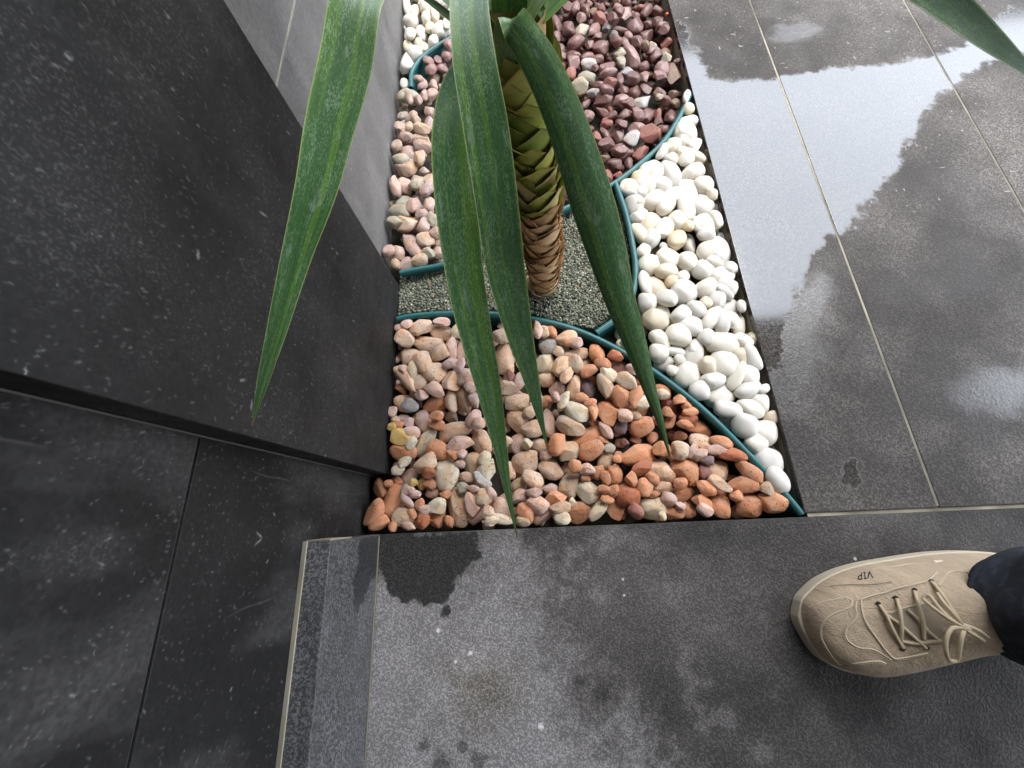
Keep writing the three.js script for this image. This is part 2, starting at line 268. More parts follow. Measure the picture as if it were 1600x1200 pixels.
for (const [pp, label] of edges) {
  const c = new THREE.CatmullRomCurve3(pp.map(([x, y]) => { const p = at(x, y, EY + 0.004); p.x = clamp(p.x, -0.2235, XR - 0.002); if (p.z < ZN - 0.0 && p.x < XP + 0.006) p.x = Math.max(p.x, XP + 0.006); return p; }));
  const pts = c.getSpacedPoints(90); edgeWorld.push(pts);
  const e = grp('bed_edging', label, 'edging');
  mesh('bead', tube(pts.map((p) => V(p.x, EY, p.z)), 0.0052, 120, 10), matTeal, e);
  const sp = [], si = [];
  pts.forEach((p, i) => { const q = pts[Math.min(i + 1, pts.length - 1)], o = pts[Math.max(i - 1, 0)], t = q.clone().sub(o).setY(0).normalize(), n = V(-t.z, 0, t.x).multiplyScalar(0.0014);
    for (const [s, y] of [[1, EY - 0.003], [-1, EY - 0.003], [-1, -0.07], [1, -0.07]]) sp.push(p.x + n.x * s, y, p.z + n.z * s);
    if (i) { const a = (i - 1) * 4, b = i * 4; for (const [k, l] of [[0, 1], [1, 2], [2, 3], [3, 0]]) si.push(a + k, b + k, a + l, a + l, b + k, b + l); } });
  const sg = new THREE.BufferGeometry(); sg.setAttribute('position', new THREE.Float32BufferAttribute(sp, 3)); sg.setIndex(si); sg.setAttribute('uv', new THREE.Float32BufferAttribute(pts.flatMap((_, i) => [i / 30, 0, i / 30, 0.3, i / 30, 0.6, i / 30, 0.9]), 2)); sg.computeVertexNormals();
  mesh('strip', sg.toNonIndexed(), matTeal, e);
}

// ---------------------------------------------------------------- pebbles
function stoneGeo(seed, style) { // style 0 river-smooth, 1 weathered, 2 angular
  const r = rng(seed), g0 = new THREE.IcosahedronGeometry(1, 6); g0.deleteAttribute('normal');
  const cuts = [], nc = [3, 6, 9][style];
  for (let i = 0; i < nc; i++) cuts.push([V(r() - 0.5, (r() - 0.5) * 0.8, r() - 0.5).normalize(), [0.78, 0.70, 0.60][style] + 0.22 * r(), [0.6, 0.8, 0.92][style]]);
  const ph = [r() * 9, r() * 9, r() * 9], amp = [0.05, 0.08, 0.06][style], p = g0.attributes.position, v = V(0, 0, 0);
  const bend = (r() - 0.5) * 0.35, taper = (r() - 0.5) * 0.5;
  for (let i = 0; i < p.count; i++) {
    v.fromBufferAttribute(p, i);
    const e = 2.5, q = Math.pow(Math.abs(v.x) ** e + Math.abs(v.y) ** e + Math.abs(v.z) ** e, -1 / e); v.multiplyScalar(lerp(1, q, 0.8));
    const n = Math.sin(v.x * 2.7 + ph[0] + v.y) * Math.sin(v.z * 3.1 + ph[1]) + 0.6 * Math.sin(v.y * 4.3 + ph[2] + v.x * 2) + (style ? 0.35 * Math.sin(v.x * 7 + ph[1]) * Math.sin(v.z * 8 + ph[0]) * Math.sin(v.y * 7 + ph[2]) : 0);
    v.multiplyScalar(1 + amp * n);
    for (const [nn, d, k] of cuts) { const o = v.dot(nn) - d; if (o > 0) v.addScaledVector(nn, -o * k); }
    v.z += bend * (v.x * v.x - 0.4); const s = 1 + taper * v.x * 0.5; v.z *= s; v.y *= lerp(1, s, 0.5);
    p.setXYZ(i, v.x, v.y, v.z);
  }
  const uv = g0.attributes.uv; g0.deleteAttribute('uv');
  const g = mergeVertices(g0, 1e-4); // smooth normals, then box-like uv
  g.computeVertexNormals(); g.computeBoundingBox();
  const b = g.boundingBox, cx = (b.min.x + b.max.x) / 2, cy = (b.min.y + b.max.y) / 2, cz = (b.min.z + b.max.z) / 2;
  g.translate(-cx, -cy, -cz); g.scale(2 / (b.max.x - b.min.x), 2 / (b.max.y - b.min.y), 2 / (b.max.z - b.min.z)); g.computeVertexNormals();
  const gp = g.attributes.position, U = new Float32Array(gp.count * 2);
  for (let i = 0; i < gp.count; i++) { U[i * 2] = 0.5 + gp.getX(i) * 0.25 + seed * 0.137 % 1 + gp.getY(i) * 0.08; U[i * 2 + 1] = 0.5 + gp.getZ(i) * 0.25 + gp.getY(i) * 0.11; }
  g.setAttribute('uv', new THREE.BufferAttribute(U, 2));
  return g;
}
const geos = [0, 1, 2].map((s) => Array.from({ length: 22 }, (_, i) => stoneGeo(100 + s * 50 + i, s)));
const stoneTex = [
  tex(512, 512, (u, v) => { const a = fbm(u * 6, v * 6, 4), b = fbm(u * 40, v * 40, 2), vein = Math.exp(-(((fbm(u * 5 + 3, v * 5, 4) - 0.5) / 0.015) ** 2)); const k = 0.93 + 0.1 * (a - 0.5) + 0.05 * (b - 0.5); return [k, k * (0.99 - 0.03 * vein), k * (0.965 - 0.09 * vein - 0.1 * Math.max(0, a - 0.55))]; }),
  tex(512, 512, (u, v) => { const a = fbm(u * 7, v * 7, 4), b = fbm(u * 60, v * 60, 3), pit = sst(0.66, 0.76, fbm(u * 46 + 5, v * 46, 2)) * sst(0.4, 0.6, fbm(u * 9 + 8, v * 9, 2)), stain = sst(0.52, 0.72, fbm(u * 4.5 + 11, v * 4.5, 4)); const k = 0.97 + 0.3 * (a - 0.5) + 0.25 * (b - 0.5); return [k * (1 - 0.45 * pit), k * (1 - 0.5 * pit) * (1 - 0.16 * stain), k * (1 - 0.55 * pit) * (1 - 0.3 * stain)]; }),
  tex(512, 512, (u, v) => { const a = fbm(u * 6, v * 6, 4), b = fbm(u * 70, v * 70, 3), band = fbm(u * 3 + v * 9, v * 3 - u * 2, 3), q = sst(0.62, 0.8, fbm(u * 9 + 4, v * 9, 3)); const k = 0.86 + 0.4 * (a - 0.5) + 0.25 * (b - 0.5) + 0.2 * (band - 0.5) + 0.25 * q; return [k, k * (1 + 0.10 * q), k * (1 + 0.12 * q)]; }),
];
const stoneBump = tex(512, 512, (u, v) => 0.5 + 0.5 * (fbm(u * 24, v * 24, 4) - 0.5) - 0.5 * sst(0.66, 0.76, fbm(u * 46 + 5, v * 46, 2)), false);
//          colour (linear)    texture roughness bump
const KINDS = {
  w: [[0.75, 0.715, 0.645], 0, 0.42, 0], c: [[0.72, 0.63, 0.48], 0, 0.45, 0], d: [[0.74, 0.61, 0.40], 0, 0.45, 0],
  p: [[0.72, 0.515, 0.375], 1, 0.75, 1], b: [[0.60, 0.45, 0.32], 1, 0.75, 1], k: [[0.66, 0.465, 0.40], 1, 0.72, 1], o: [[0.62, 0.30, 0.17], 1, 0.75, 1],
  t: [[0.45, 0.165, 0.085], 1, 0.75, 1], g: [[0.46, 0.44, 0.44], 1, 0.65, 1], y: [[0.56, 0.40, 0.15], 1, 0.7, 1], v: [[0.19, 0.125, 0.125], 1, 0.6, 1],
  r: [[0.36, 0.14, 0.105], 2, 0.6, 1], h: [[0.44, 0.41, 0.33], 1, 0.65, 1], m: [[0.22, 0.105, 0.09], 2, 0.42, 1], n: [[0.25, 0.155, 0.10], 2, 0.5, 1],
  K: [[0.47, 0.345, 0.305], 1, 0.6, 1], P: [[0.54, 0.41, 0.31], 1, 0.62, 1], H: [[0.37, 0.345, 0.285], 1, 0.6, 1], B: [[0.45, 0.36, 0.28], 1, 0.6, 1],
  e: [[0.74, 0.645, 0.49], 1, 0.7, 1], l: [[0.35, 0.205, 0.185], 2, 0.42, 1], q: [[0.20, 0.195, 0.185], 2, 0.4, 1],
};
const stoneMats = {};
for (const k in KINDS) { const [c, t, ro, b] = KINDS[k]; stoneMats[k] = Array.from({ length: 5 }, (_, i) => { const f = 0.88 + 0.06 * i, h = (R() - 0.5) * 0.08; return std({ map: stoneTex[t], color: lin(c[0] * f * (1 + h * 0.3), c[1] * f, c[2] * f * (1 - h)), roughness: ro, ...(b ? { bumpMap: stoneBump, bumpScale: 0.0009 } : {}) }); }); }
const COL = { K: 'dusky pink', P: 'sandy pink', H: 'olive grey', B: 'tan', w: 'white', c: 'cream white', d: 'yellowish', p: 'pale peach', b: 'tan', k: 'pale pink', o: 'terracotta orange', t: 'deep terracotta', g: 'light grey', y: 'ochre yellow', v: 'dark purple', r: 'brick red', h: 'olive grey', m: 'maroon', n: 'brown', e: 'ivory', l: 'light mauve', q: 'dark grey' };
const ZONES = {
  orange: ['in the orange bed', floorPoly([[607, 504], [690, 498], [760, 499], [830, 506], [945, 543], [1020, 588], [1100, 650], [1170, 720], [1245, 803], [1000, 816], [575, 832], [578, 752], [600, 748], [600, 600]], -0.02)],
  white: ['in the long white bed', floorPoly([[945, 528], [1020, 569], [1100, 629], [1170, 698], [1249, 790], [1205, 592], [1150, 420], [1097, 210], [1080, 155], [1035, 230], [968, 290], [988, 340], [1003, 400], [1003, 440], [985, 490]], -0.02)],
  maroon: ['in the maroon bed', floorPoly([[705, 62], [760, 30], [830, -20], [1030, -60], [1043, 0], [1074, 140], [1028, 218], [955, 276], [870, 320], [800, 310], [790, 200], [760, 120]], -0.02)],
  pink: ['in the pink bed', floorPoly([[626, 140], [652, 100], [705, 64], [760, 120], [795, 250], [800, 340], [760, 374], [690, 402], [610, 416], [602, 380], [605, 300], [615, 180]], -0.02)],
  far: ['in the far white bed', floorPoly([[632, -60], [820, -60], [790, -5], [705, 46], [655, 84], [622, 130]], -0.02)],
};
const STYLE = { orange: [1, 1, 2], white: [0], maroon: [2, 1, 2], pink: [1, 1, 2], far: [0] };
// height of what already lies in the bed
const HX = -0.27, HZ = -1.75, HC = 0.0025, HW = 260, HH = 720, HF = new Float32Array(HW * HH).fill(-0.043);
for (const pts of edgeWorld) for (const p of pts) for (let a = -2; a <= 2; a++) for (let b = -2; b <= 2; b++) { const i = Math.round((p.x - HX) / HC) + a, j = Math.round((p.z - HZ) / HC) + b; if (i >= 0 && j >= 0 && i < HW && j < HH && Math.hypot(a, b) < 2.3) HF[j * HW + i] = 0.02; }
function foot(x, z, ang, L, W, fn) {
  const c = Math.cos(ang), s = Math.sin(ang), ext = Math.max(L, W) / 2, i0 = Math.ceil((x - ext - HX) / HC), i1 = Math.floor((x + ext - HX) / HC), j0 = Math.ceil((z - ext - HZ) / HC), j1 = Math.floor((z + ext - HZ) / HC);
  for (let j = Math.max(0, j0); j <= Math.min(HH - 1, j1); j++) for (let i = Math.max(0, i0); i <= Math.min(HW - 1, i1); i++) {
    const dx = HX + i * HC - x, dz = HZ + j * HC - z, u = (dx * c - dz * s) / (L / 2), v = (dx * s + dz * c) / (W / 2), q = u * u + v * v;
    if (q < 1) fn(j * HW + i, q);
  }
}
let stoneCount = 0; const under = [[], [], []];
function dropStone(zone, code, x, z, ang, L, W, T, cap, floorY = -0.043, small = false) {
  if (zone === 'pink') code = { k: 'K', p: 'P', h: 'H', b: 'B' }[code] ?? code;
  let y = floorY + T / 2;
  foot(x, z, ang, L, W, (o, q) => { if (q < 0.6) y = Math.max(y, Math.min(HF[o], -0.006) + T / 2 * Math.sqrt(1 - q)); });
  y = Math.min(y, cap - T / 2); if (!small) y = Math.max(y, -0.015 - T / 2);
  foot(x, z, ang, L, W, (o, q) => { HF[o] = Math.max(HF[o], y + T / 2 * Math.sqrt(1 - q)); });
  const st = STYLE[zone], s = st[R() * st.length | 0], gi = R() * 22 | 0, g = geos[s][gi];
  if (small === 'under') { under[s].push([code, x, y, z, L, T, W, ang]); return; }
  const m = stoneMats[code][R() * 5 | 0];
  const area = Math.sqrt(L * W), size = area > 0.034 ? 'large' : area > 0.024 ? 'medium' : area > 0.017 ? 'small' : 'tiny', form = s === 2 ? 'chipped' : L / W > 1.55 ? 'long' : L / W > 1.2 ? 'oval' : 'round';
  let near = 9; for (const pts of edgeWorld) for (const p of pts) near = Math.min(near, Math.hypot(p.x - x, p.z - z));
  const where = XR - x < 0.035 ? 'against the paving edge' : ZB - z < 0.035 ? 'against the landing edge' : x + 0.226 < 0.035 ? 'against the tiled wall' : near < 0.03 ? 'beside the teal edging' : ZB - z < 0.08 ? 'in the second row from the landing' : 'amid the others';
  const words = `${size} ${form} ${COL[code]} pebble ${where} ${ZONES[zone][0]}`;
  const o = mesh({ orange: 'terracotta_pebble', white: 'white_pebble', far: 'white_pebble', maroon: 'maroon_pebble', pink: 'pink_pebble' }[zone], g, m, scene, words, 'pebble', words.replace(' pebble ', ' pebbles '));
  o.position.set(x, y, z); o.scale.set(L / 2, T / 2, W / 2);
  o.rotation.set((R() - 0.5) * 0.3, ang, (R() - 0.5) * 0.3, 'YXZ'); if (R() < 0.5) o.rotation.y += Math.PI;
  stoneCount++; return y + T / 2;
}
// lower layer, seen through the gaps
const FILL = { orange: ['oopkpbotr', 170, 0.019], white: ['wwwcwc', 80, 0.024], maroon: ['mmmlrmn', 240, 0.021], pink: ['kkpkhb', 100, 0.02], far: ['wwc', 45, 0.026] };
const ptIn = (poly) => { let a = 9, b = -9, c = 9, d = -9; for (const [x, z] of poly) { a = Math.min(a, x); b = Math.max(b, x); c = Math.min(c, z); d = Math.max(d, z); } return [a, b, c, d]; };
function fillZone(zone, codes, n, size, cap, tries, small) {
  const poly = ZONES[zone][1], [a, b, c, d] = ptIn(poly);
  for (let k = 0; k < n; k++) {
    let best = null, by = 9;
    for (let t = 0; t < tries; t++) {
      const x = lerp(a, b, R()), z = lerp(c, d, R()); if (sdf(poly, x, z) > -size * 0.25) continue;
      let y = -1; foot(x, z, 0, size * 0.8, size * 0.8, (o) => { y = Math.max(y, HF[o]); });
      if (y < by) { by = y; best = [x, z]; }
    }
    if (!best) continue;
    const L = size * (0.8 + 0.5 * R()), W = L * (0.65 + 0.3 * R());
    const cs = zone === 'orange' ? (best[0] > 0.09 || best[1] > -0.03 && best[0] < -0.16 ? 'ootorko' : 'ppkbekp') : codes;
    dropStone(zone, cs[R() * cs.length | 0], best[0], best[1], R() * 6.28, L, W, W * (0.6 + 0.25 * R()), cap, -0.043, small);
  }
}
for (const z in FILL) fillZone(z, FILL[z][0], FILL[z][1], FILL[z][2], -0.020, 14, 'under');
// pebbles read from the photograph: [zone, origin x, y, pixels per unit, 'x y length width angle colour; ...']
const TR = [
['orange', 600, 490, 8, '250 310 230 210 0 p;470 180 270 150 -30 p;710 200 280 200 25 p;910 210 180 150 90 e;550 370 420 210 15 p;230 530 280 230 25 p;830 430 250 150 80 k;960 430 290 130 -75 k;500 620 260 210 60 p;700 510 220 160 -35 p;180 820 370 180 55 p;370 730 240 130 -80 e;620 740 290 240 10 p;840 640 190 130 -15 k;960 670 190 110 -50 k;840 840 260 220 70 p;1030 800 220 200 0 k;430 900 300 250 -45 p;650 960 220 160 35 k;480 1040 150 130 20 k;820 1090 270 140 80 p;980 1050 320 190 85 p;610 1120 280 180 -35 o;150 1100 210 200 0 p;330 1150 190 160 30 g;255 720 130 90 70 k;120 920 150 100 50 o;300 160 130 110 0 k;170 200 100 90 0 k;730 90 190 100 0 k;1120 1080 200 130 70 k;1490 540 380 225 88 p;1480 290 220 170 0 b;1510 960 230 180 0 k;1090 920 170 140 0 k;1180 480 200 180 0 p;1250 800 230 180 40 p'],
['orange', 760, 490, 8, '730 200 160 150 0 b;780 370 230 220 20 g;830 210 150 120 70 o;1000 300 250 150 -10 p;1120 390 150 120 0 k;1110 490 310 140 -10 p;1385 490 240 180 75 o;1450 640 200 130 10 o;740 600 235 230 0 e;930 660 230 190 -70 p;1110 650 220 190 40 b;1010 770 230 130 -55 p;750 800 210 160 0 p;900 920 200 170 30 k;1100 910 300 160 -75 p;1270 910 280 200 88 v;1270 720 210 140 -20 o;1480 900 300 170 70 b;1500 760 250 160 40 e;970 1100 260 150 -60 e;860 1060 130 100 70 k;750 1070 170 160 0 o;380 1080 290 210 -10 b;310 790 150 110 70 r;270 930 230 180 -20 p;420 860 210 140 -60 k;210 130 140 90 10 k;900 480 130 120 0 b;1010 390 110 80 0 o;640 230 200 110 80 k;1180 1060 170 110 0 o;1290 1140 150 130 0 o;180 290 200 160 0 b'],
['orange', 900, 520, 8, '480 250 180 110 20 t;530 400 260 190 30 r;690 480 160 120 50 k;620 610 270 190 20 b;560 800 270 220 60 o;730 810 260 150 -70 o;820 870 190 160 0 e;1150 690 230 150 35 o;1280 800 160 120 -30 o;1070 780 140 120 0 e;1230 900 300 160 45 r;1390 860 170 100 50 o;1450 970 180 110 -15 o;410 980 300 270 40 o;200 970 260 130 85 o;70 980 270 190 60 e;610 1040 170 150 0 k;740 1010 160 100 40 b;570 1150 200 170 -70 v;850 1150 280 240 0 o;1150 1000 160 120 40 o;1200 1090 200 120 -60 o;1340 1160 200 100 10 o;1400 1070 200 150 -20 t'],
['orange', 570, 630, 8, '710 210 240 210 50 k;355 210 120 100 0 p;460 190 140 120 0 k;530 240 140 120 0 k;400 430 260 200 10 y;430 610 300 220 20 o;580 500 170 130 -60 e;740 470 370 190 -50 e;590 370 190 150 0 k;920 580 280 220 20 o;900 260 190 130 10 o;1110 320 400 205 -15 p;1190 510 320 190 -10 k;1440 470 300 220 65 p;1360 190 230 160 -60 k;1430 260 150 140 0 k;1345 750 290 245 75 b;1190 760 130 100 0 k;1520 840 300 190 -55 e;1460 980 250 160 35 g;1260 930 190 140 20 k;1230 1060 160 140 0 h;1370 1080 140 100 0 k;510 740 180 110 -45 e;420 830 160 130 0 e;310 830 200 140 70 v;770 760 290 190 -30 b;540 900 250 150 -50 k;820 880 165 130 -20 t;390 975 130 110 0 o;285 1000 110 90 0 o;1020 900 370 280 -80 e;690 1010 140 100 -70 y;810 1010 160 130 0 o;160 1060 270 170 80 o;540 1090 180 150 0 k;650 1140 130 100 0 k;830 1110 170 150 0 k;1010 1140 140 100 0 o;610 1000 120 110 0 y;360 310 120 110 0 y;440 290 120 90 0 o;910 170 160 110 0 o;1110 650 140 130 0 o;1220 640 130 110 0 k;1500 690 180 130 -50 e'],
['orange', 570, 700, 8, '340 680 420 240 -65 o;110 810 340 190 -65 o;180 980 270 160 -20 o;365 1010 140 105 -80 o;480 860 270 230 -20 b;550 670 210 100 45 k;700 700 140 100 -60 o;750 770 130 110 0 k;900 720 210 190 0 e;610 820 130 100 60 o;720 910 240 180 -70 t;880 930 240 210 -60 o;1040 970 160 120 50 o;1140 770 500 245 80 p;1345 690 280 170 65 k;1430 880 360 185 -45 k;1500 610 200 190 0 b;1590 900 170 110 0 e;1550 980 150 80 20 k;560 1020 180 100 10 k;1570 560 160 120 60 k'],
['orange', 760, 630, 8, '390 200 300 235 70 p;540 110 170 150 0 b;580 320 270 200 -5 p;780 230 330 150 80 k;1050 290 350 195 25 b;1270 400 390 200 -25 o;1310 590 300 225 -15 o;1130 120 290 200 30 e;880 520 260 190 -70 o;1030 600 270 230 -40 b;660 510 210 170 25 p;510 510 135 130 0 e;390 480 250 190 -60 k;490 730 315 265 -20 p;810 810 310 245 15 p;740 660 140 110 0 k;580 940 260 185 45 p;800 1060 175 120 0 k;1050 1010 310 235 -65 b;1250 830 175 145 -10 k;1390 860 190 155 -40 o;1100 790 150 150 0 o;1510 710 230 160 -60 b;1480 940 175 110 70 o;1270 1100 280 230 50 e;1450 1080 160 100 0 o;410 1020 200 170 -40 b;590 1120 200 125 10 k;420 1160 175 170 0 k;90 1090 140 130 0 k;1500 330 240 120 55 k;1460 450 150 80 30 o;1540 560 140 120 0 h;1580 880 150 230 0 o;1240 940 110 80 0 o;280 830 220 130 80 p'],
['orange', 760, 700, 8, '870 630 250 165 0 o;640 710 260 200 30 k;500 820 260 190 55 o;170 760 300 225 70 p;180 930 320 110 15 e;720 900 320 220 -30 k;920 750 240 155 -5 p;950 910 190 150 0 e;1080 680 120 90 80 e;1180 820 280 270 0 o;1400 800 290 150 -50 e;460 930 160 140 0 b;1500 640 160 120 0 o;30 800 180 140 80 p'],
['orange', 940, 690, 8, '460 150 420 235 -15 o;500 330 310 160 -30 t;180 410 240 190 70 o;780 350 355 235 20 p;1080 380 360 265 65 o;970 110 240 200 50 b;770 100 230 190 30 o;1130 120 185 135 -80 k;1220 170 180 140 -40 k;1430 100 260 135 -10 k;1270 370 180 135 -75 r;1290 250 160 110 0 v;1490 360 300 260 30 p;360 480 180 135 60 o;530 570 220 185 -80 o;625 470 185 140 30 o;790 560 215 155 -10 p;970 530 155 140 0 o;330 670 280 270 0 t;140 620 165 130 -70 o;1050 650 250 185 -15 o;1300 590 260 165 35 o;1450 540 300 130 40 p;1250 760 215 175 0 o;650 830 325 265 0 e;840 720 200 160 35 k;975 810 115 105 0 k;190 900 320 265 40 o;420 890 210 155 50 r;930 920 250 135 10 o;750 940 120 95 80 e;1110 870 200 155 60 o;1280 910 200 145 20 k;1490 830 275 255 0 o;660 660 145 90 0 o;200 210 110 100 0 o'],
['orange', 1080, 680, 8, '500 240 330 150 10 t;720 450 370 165 40 o;650 620 350 205 -10 o;900 670 165 160 0 b;740 870 310 300 0 o;1060 890 345 245 10 o;130 80 300 185 30 p;420 70 280 130 15 o;540 760 160 130 0 o;215 -140 330 185 35 o'],
['white', 1020, 140, 10, '620 160 210 85 -75 w;590 350 180 165 0 c;550 540 290 160 -10 w;650 680 330 310 60 w;370 660 180 150 -70 w;280 860 230 200 -10 w;250 960 300 150 -30 c;470 830 190 170 80 w;590 920 140 130 0 w;730 920 240 150 -60 w;500 1010 280 180 20 w;280 1110 210 150 -30 c;520 1120 235 200 -60 w;790 1090 270 140 25 c;80 980 230 120 -55 w'],
['white', 940, 240, 8, '590 180 320 190 -25 w;690 260 250 150 -55 c;870 260 300 195 60 w;860 90 180 140 -10 w;1290 175 255 185 20 w;1130 250 270 150 -20 w;440 290 240 165 35 d;300 370 200 175 0 c;540 410 240 210 30 w;750 410 220 160 -10 w;350 470 180 120 -20 c;480 520 140 130 0 w;1080 440 290 245 75 w;1320 410 250 195 -5 w;650 600 255 195 -35 w;900 550 280 185 -25 w;330 660 250 230 80 w;250 510 250 130 35 w;160 560 180 100 60 w;780 690 205 180 -50 w;1050 730 300 195 80 w;1300 640 355 205 20 w;1390 560 130 120 0 c;370 850 220 140 -5 w;580 890 290 235 -40 c;780 950 255 205 -60 w;940 860 240 205 60 w;1330 870 285 235 20 w;1490 840 210 120 65 w;1160 920 165 90 75 w;1290 1040 215 130 5 w;930 1090 235 215 -70 d;1120 1090 240 135 75 w;380 1040 290 155 55 c;610 1090 210 190 -60 w;490 780 130 115 0 w;1060 950 140 100 0 d;460 640 130 110 0 c'],
['white', 980, 370, 8, '1240 180 360 270 80 w;1020 190 270 215 -25 w;750 310 235 225 0 w;500 270 275 240 0 w;260 360 270 220 10 w;470 450 255 175 -10 c;680 520 155 145 0 w;950 430 265 205 20 w;1080 340 210 120 15 w;1190 510 290 245 -20 w;1310 420 165 150 0 w;1330 640 265 215 25 w;1190 720 240 110 35 w;1100 800 205 190 0 w;1310 860 265 215 -15 w;700 690 315 275 10 w;970 670 235 210 -40 w;350 630 315 235 50 c;160 610 280 130 75 w;250 830 210 200 0 w;480 790 250 160 20 w;450 960 320 205 80 w;340 1050 305 215 40 c;660 1000 215 190 -40 w;850 920 245 165 35 w;960 850 145 130 0 c;780 1120 300 225 10 w;1040 1030 295 200 -55 w;1170 1090 270 165 85 w;1280 1060 200 140 70 w;1420 1080 265 165 85 w;190 190 200 140 -50 w;1430 880 150 100 80 w;540 580 150 120 0 d'],
['white', 1020, 500, 8, '310 200 315 235 5 w;860 300 385 255 5 w;530 400 315 235 -80 w;660 230 210 190 0 w;280 390 240 110 10 w;160 510 225 200 -50 w;310 520 140 110 0 w;420 690 335 295 10 w;660 590 220 190 80 c;880 560 345 325 10 w;1100 460 220 200 45 c;1170 270 245 155 35 w;1260 490 315 155 65 w;1230 700 295 235 35 w;1020 720 325 165 -65 w;730 770 290 195 -15 w;850 930 355 265 5 w;1160 890 295 185 -25 w;560 920 250 220 50 w;1330 890 150 100 -20 w;1370 1040 285 270 0 w;930 1130 335 180 10 w;1200 1110 335 160 30 w;80 250 270 160 45 w;70 430 220 200 0 w;220 650 140 120 0 w'],
['white', 0, 0, 1, '1160 666 39 33 20 w;1196 676 41 37 0 w;1180 693 33 28 30 w;1209 718 45 39 10 w;1226 752 47 28 55 w'],
['pink', 600, 90, 10, '430 540 300 200 35 h;290 620 210 180 -60 h;480 370 150 120 30 k;610 350 170 115 70 k;730 150 190 155 0 l;750 350 190 140 70 k;720 500 200 145 -50 k;620 580 150 125 80 k;430 730 140 105 80 k;550 720 140 120 0 k;680 760 170 145 0 k;260 860 200 135 -20 h;270 1010 215 200 0 h;430 910 200 165 0 k;510 1000 160 115 50 p;680 950 200 160 80 k;590 1120 250 125 15 p;400 1120 130 105 0 p;190 1150 180 130 40 k;600 490 160 105 0 k;900 100 180 145 0 l;630 60 160 130 -30 l;790 -40 180 150 0 l;750 150 180 160 0 l;930 130 170 150 0 l;970 -60 170 140 0 l;990 -180 160 140 0 l'],
['pink', 600, 200, 5.22, '110 60 130 92 40 k;280 50 160 105 10 p;190 90 95 65 0 k;80 165 85 80 0 b;180 180 145 115 20 k;310 145 150 85 0 k;300 270 110 100 80 p;85 270 125 105 20 h;180 310 172 125 -20 p;260 390 105 85 20 k;360 400 120 100 80 p;140 450 145 135 20 k;50 490 150 85 80 k;265 475 120 90 -10 h;260 555 135 95 60 g;150 580 135 105 -40 h;350 510 125 85 -50 k;360 600 120 100 80 k;240 660 115 110 0 k;90 690 175 115 15 h;50 780 115 95 30 h;190 780 195 135 -15 p;320 720 115 95 0 k;330 820 115 110 70 k;400 760 120 85 80 h;230 950 255 125 65 k;345 920 145 115 20 p;430 880 105 90 0 k;115 1005 105 90 80 k;45 1020 95 90 0 k;170 1080 125 120 0 k;300 1090 145 90 -15 p;370 1040 110 75 20 h;430 990 105 90 0 k;90 1100 85 75 80 p'],
['maroon', 810, 0, 8, '240 170 210 180 0 m;330 260 200 185 0 l;290 90 190 120 55 m;450 60 210 180 0 m;600 110 210 120 40 m;790 180 145 130 0 l;710 40 160 145 0 m;840 60 185 135 80 m;1030 160 170 135 -10 r;480 240 215 120 60 m;640 290 185 135 -10 m;790 330 225 155 -60 h;950 310 255 125 -45 l;460 400 180 155 0 m;620 390 170 130 40 m;720 480 255 130 -35 m;360 520 180 100 30 m;520 550 145 130 0 m;690 610 185 140 -20 m;860 640 195 100 -30 m;890 510 130 125 0 m;1040 540 215 165 20 m;1000 660 160 110 -20 m;510 650 205 115 10 m;520 760 165 150 0 r;690 750 185 160 0 l;880 750 235 145 -10 g;860 890 255 140 10 h;780 1030 275 220 20 h;650 880 165 150 0 r;1110 780 255 145 -40 m;1130 880 265 125 -20 l;1290 750 165 130 80 h;1390 850 225 130 35 g;1270 600 160 150 60 h;1220 520 170 120 0 m;1430 650 305 170 60 l;1350 480 205 110 45 m;1500 480 185 150 0 m;1470 260 240 215 0 m;1350 90 200 185 0 l;1280 300 235 90 15 m;1180 240 165 110 0 m;1260 180 145 120 0 m;1210 370 140 120 0 q;1100 330 120 105 0 q;1000 390 165 100 -40 m;1390 390 120 105 60 l;990 1000 175 105 25 m;1150 990 175 105 -15 m;940 1110 195 100 -20 g;1440 960 195 140 0 m;1320 1060 170 130 0 m;1140 1090 185 120 0 r;1470 1090 175 135 0 m;1090 1170 215 110 0 m;1280 930 155 100 80 m'],
['maroon', 900, 0, 8, '910 360 215 140 -20 m;1070 50 155 115 -10 l;1040 210 190 170 80 m;1090 410 165 120 0 m;1200 480 175 120 0 r;1170 600 210 165 -50 n;980 500 130 120 0 h;960 600 195 100 -20 m;1000 690 185 130 -50 m;1070 880 215 175 10 l;1040 990 195 120 5 l;1130 740 145 135 0 h;1300 860 300 205 70 n;870 900 185 150 80 l;860 770 160 110 -20 m;890 1050 195 120 35 m;1140 320 205 120 0 m;910 230 135 100 0 m;900 60 185 100 -50 m;860 580 140 120 0 n;1070 1100 205 90 45 m;1240 1120 150 105 0 n'],
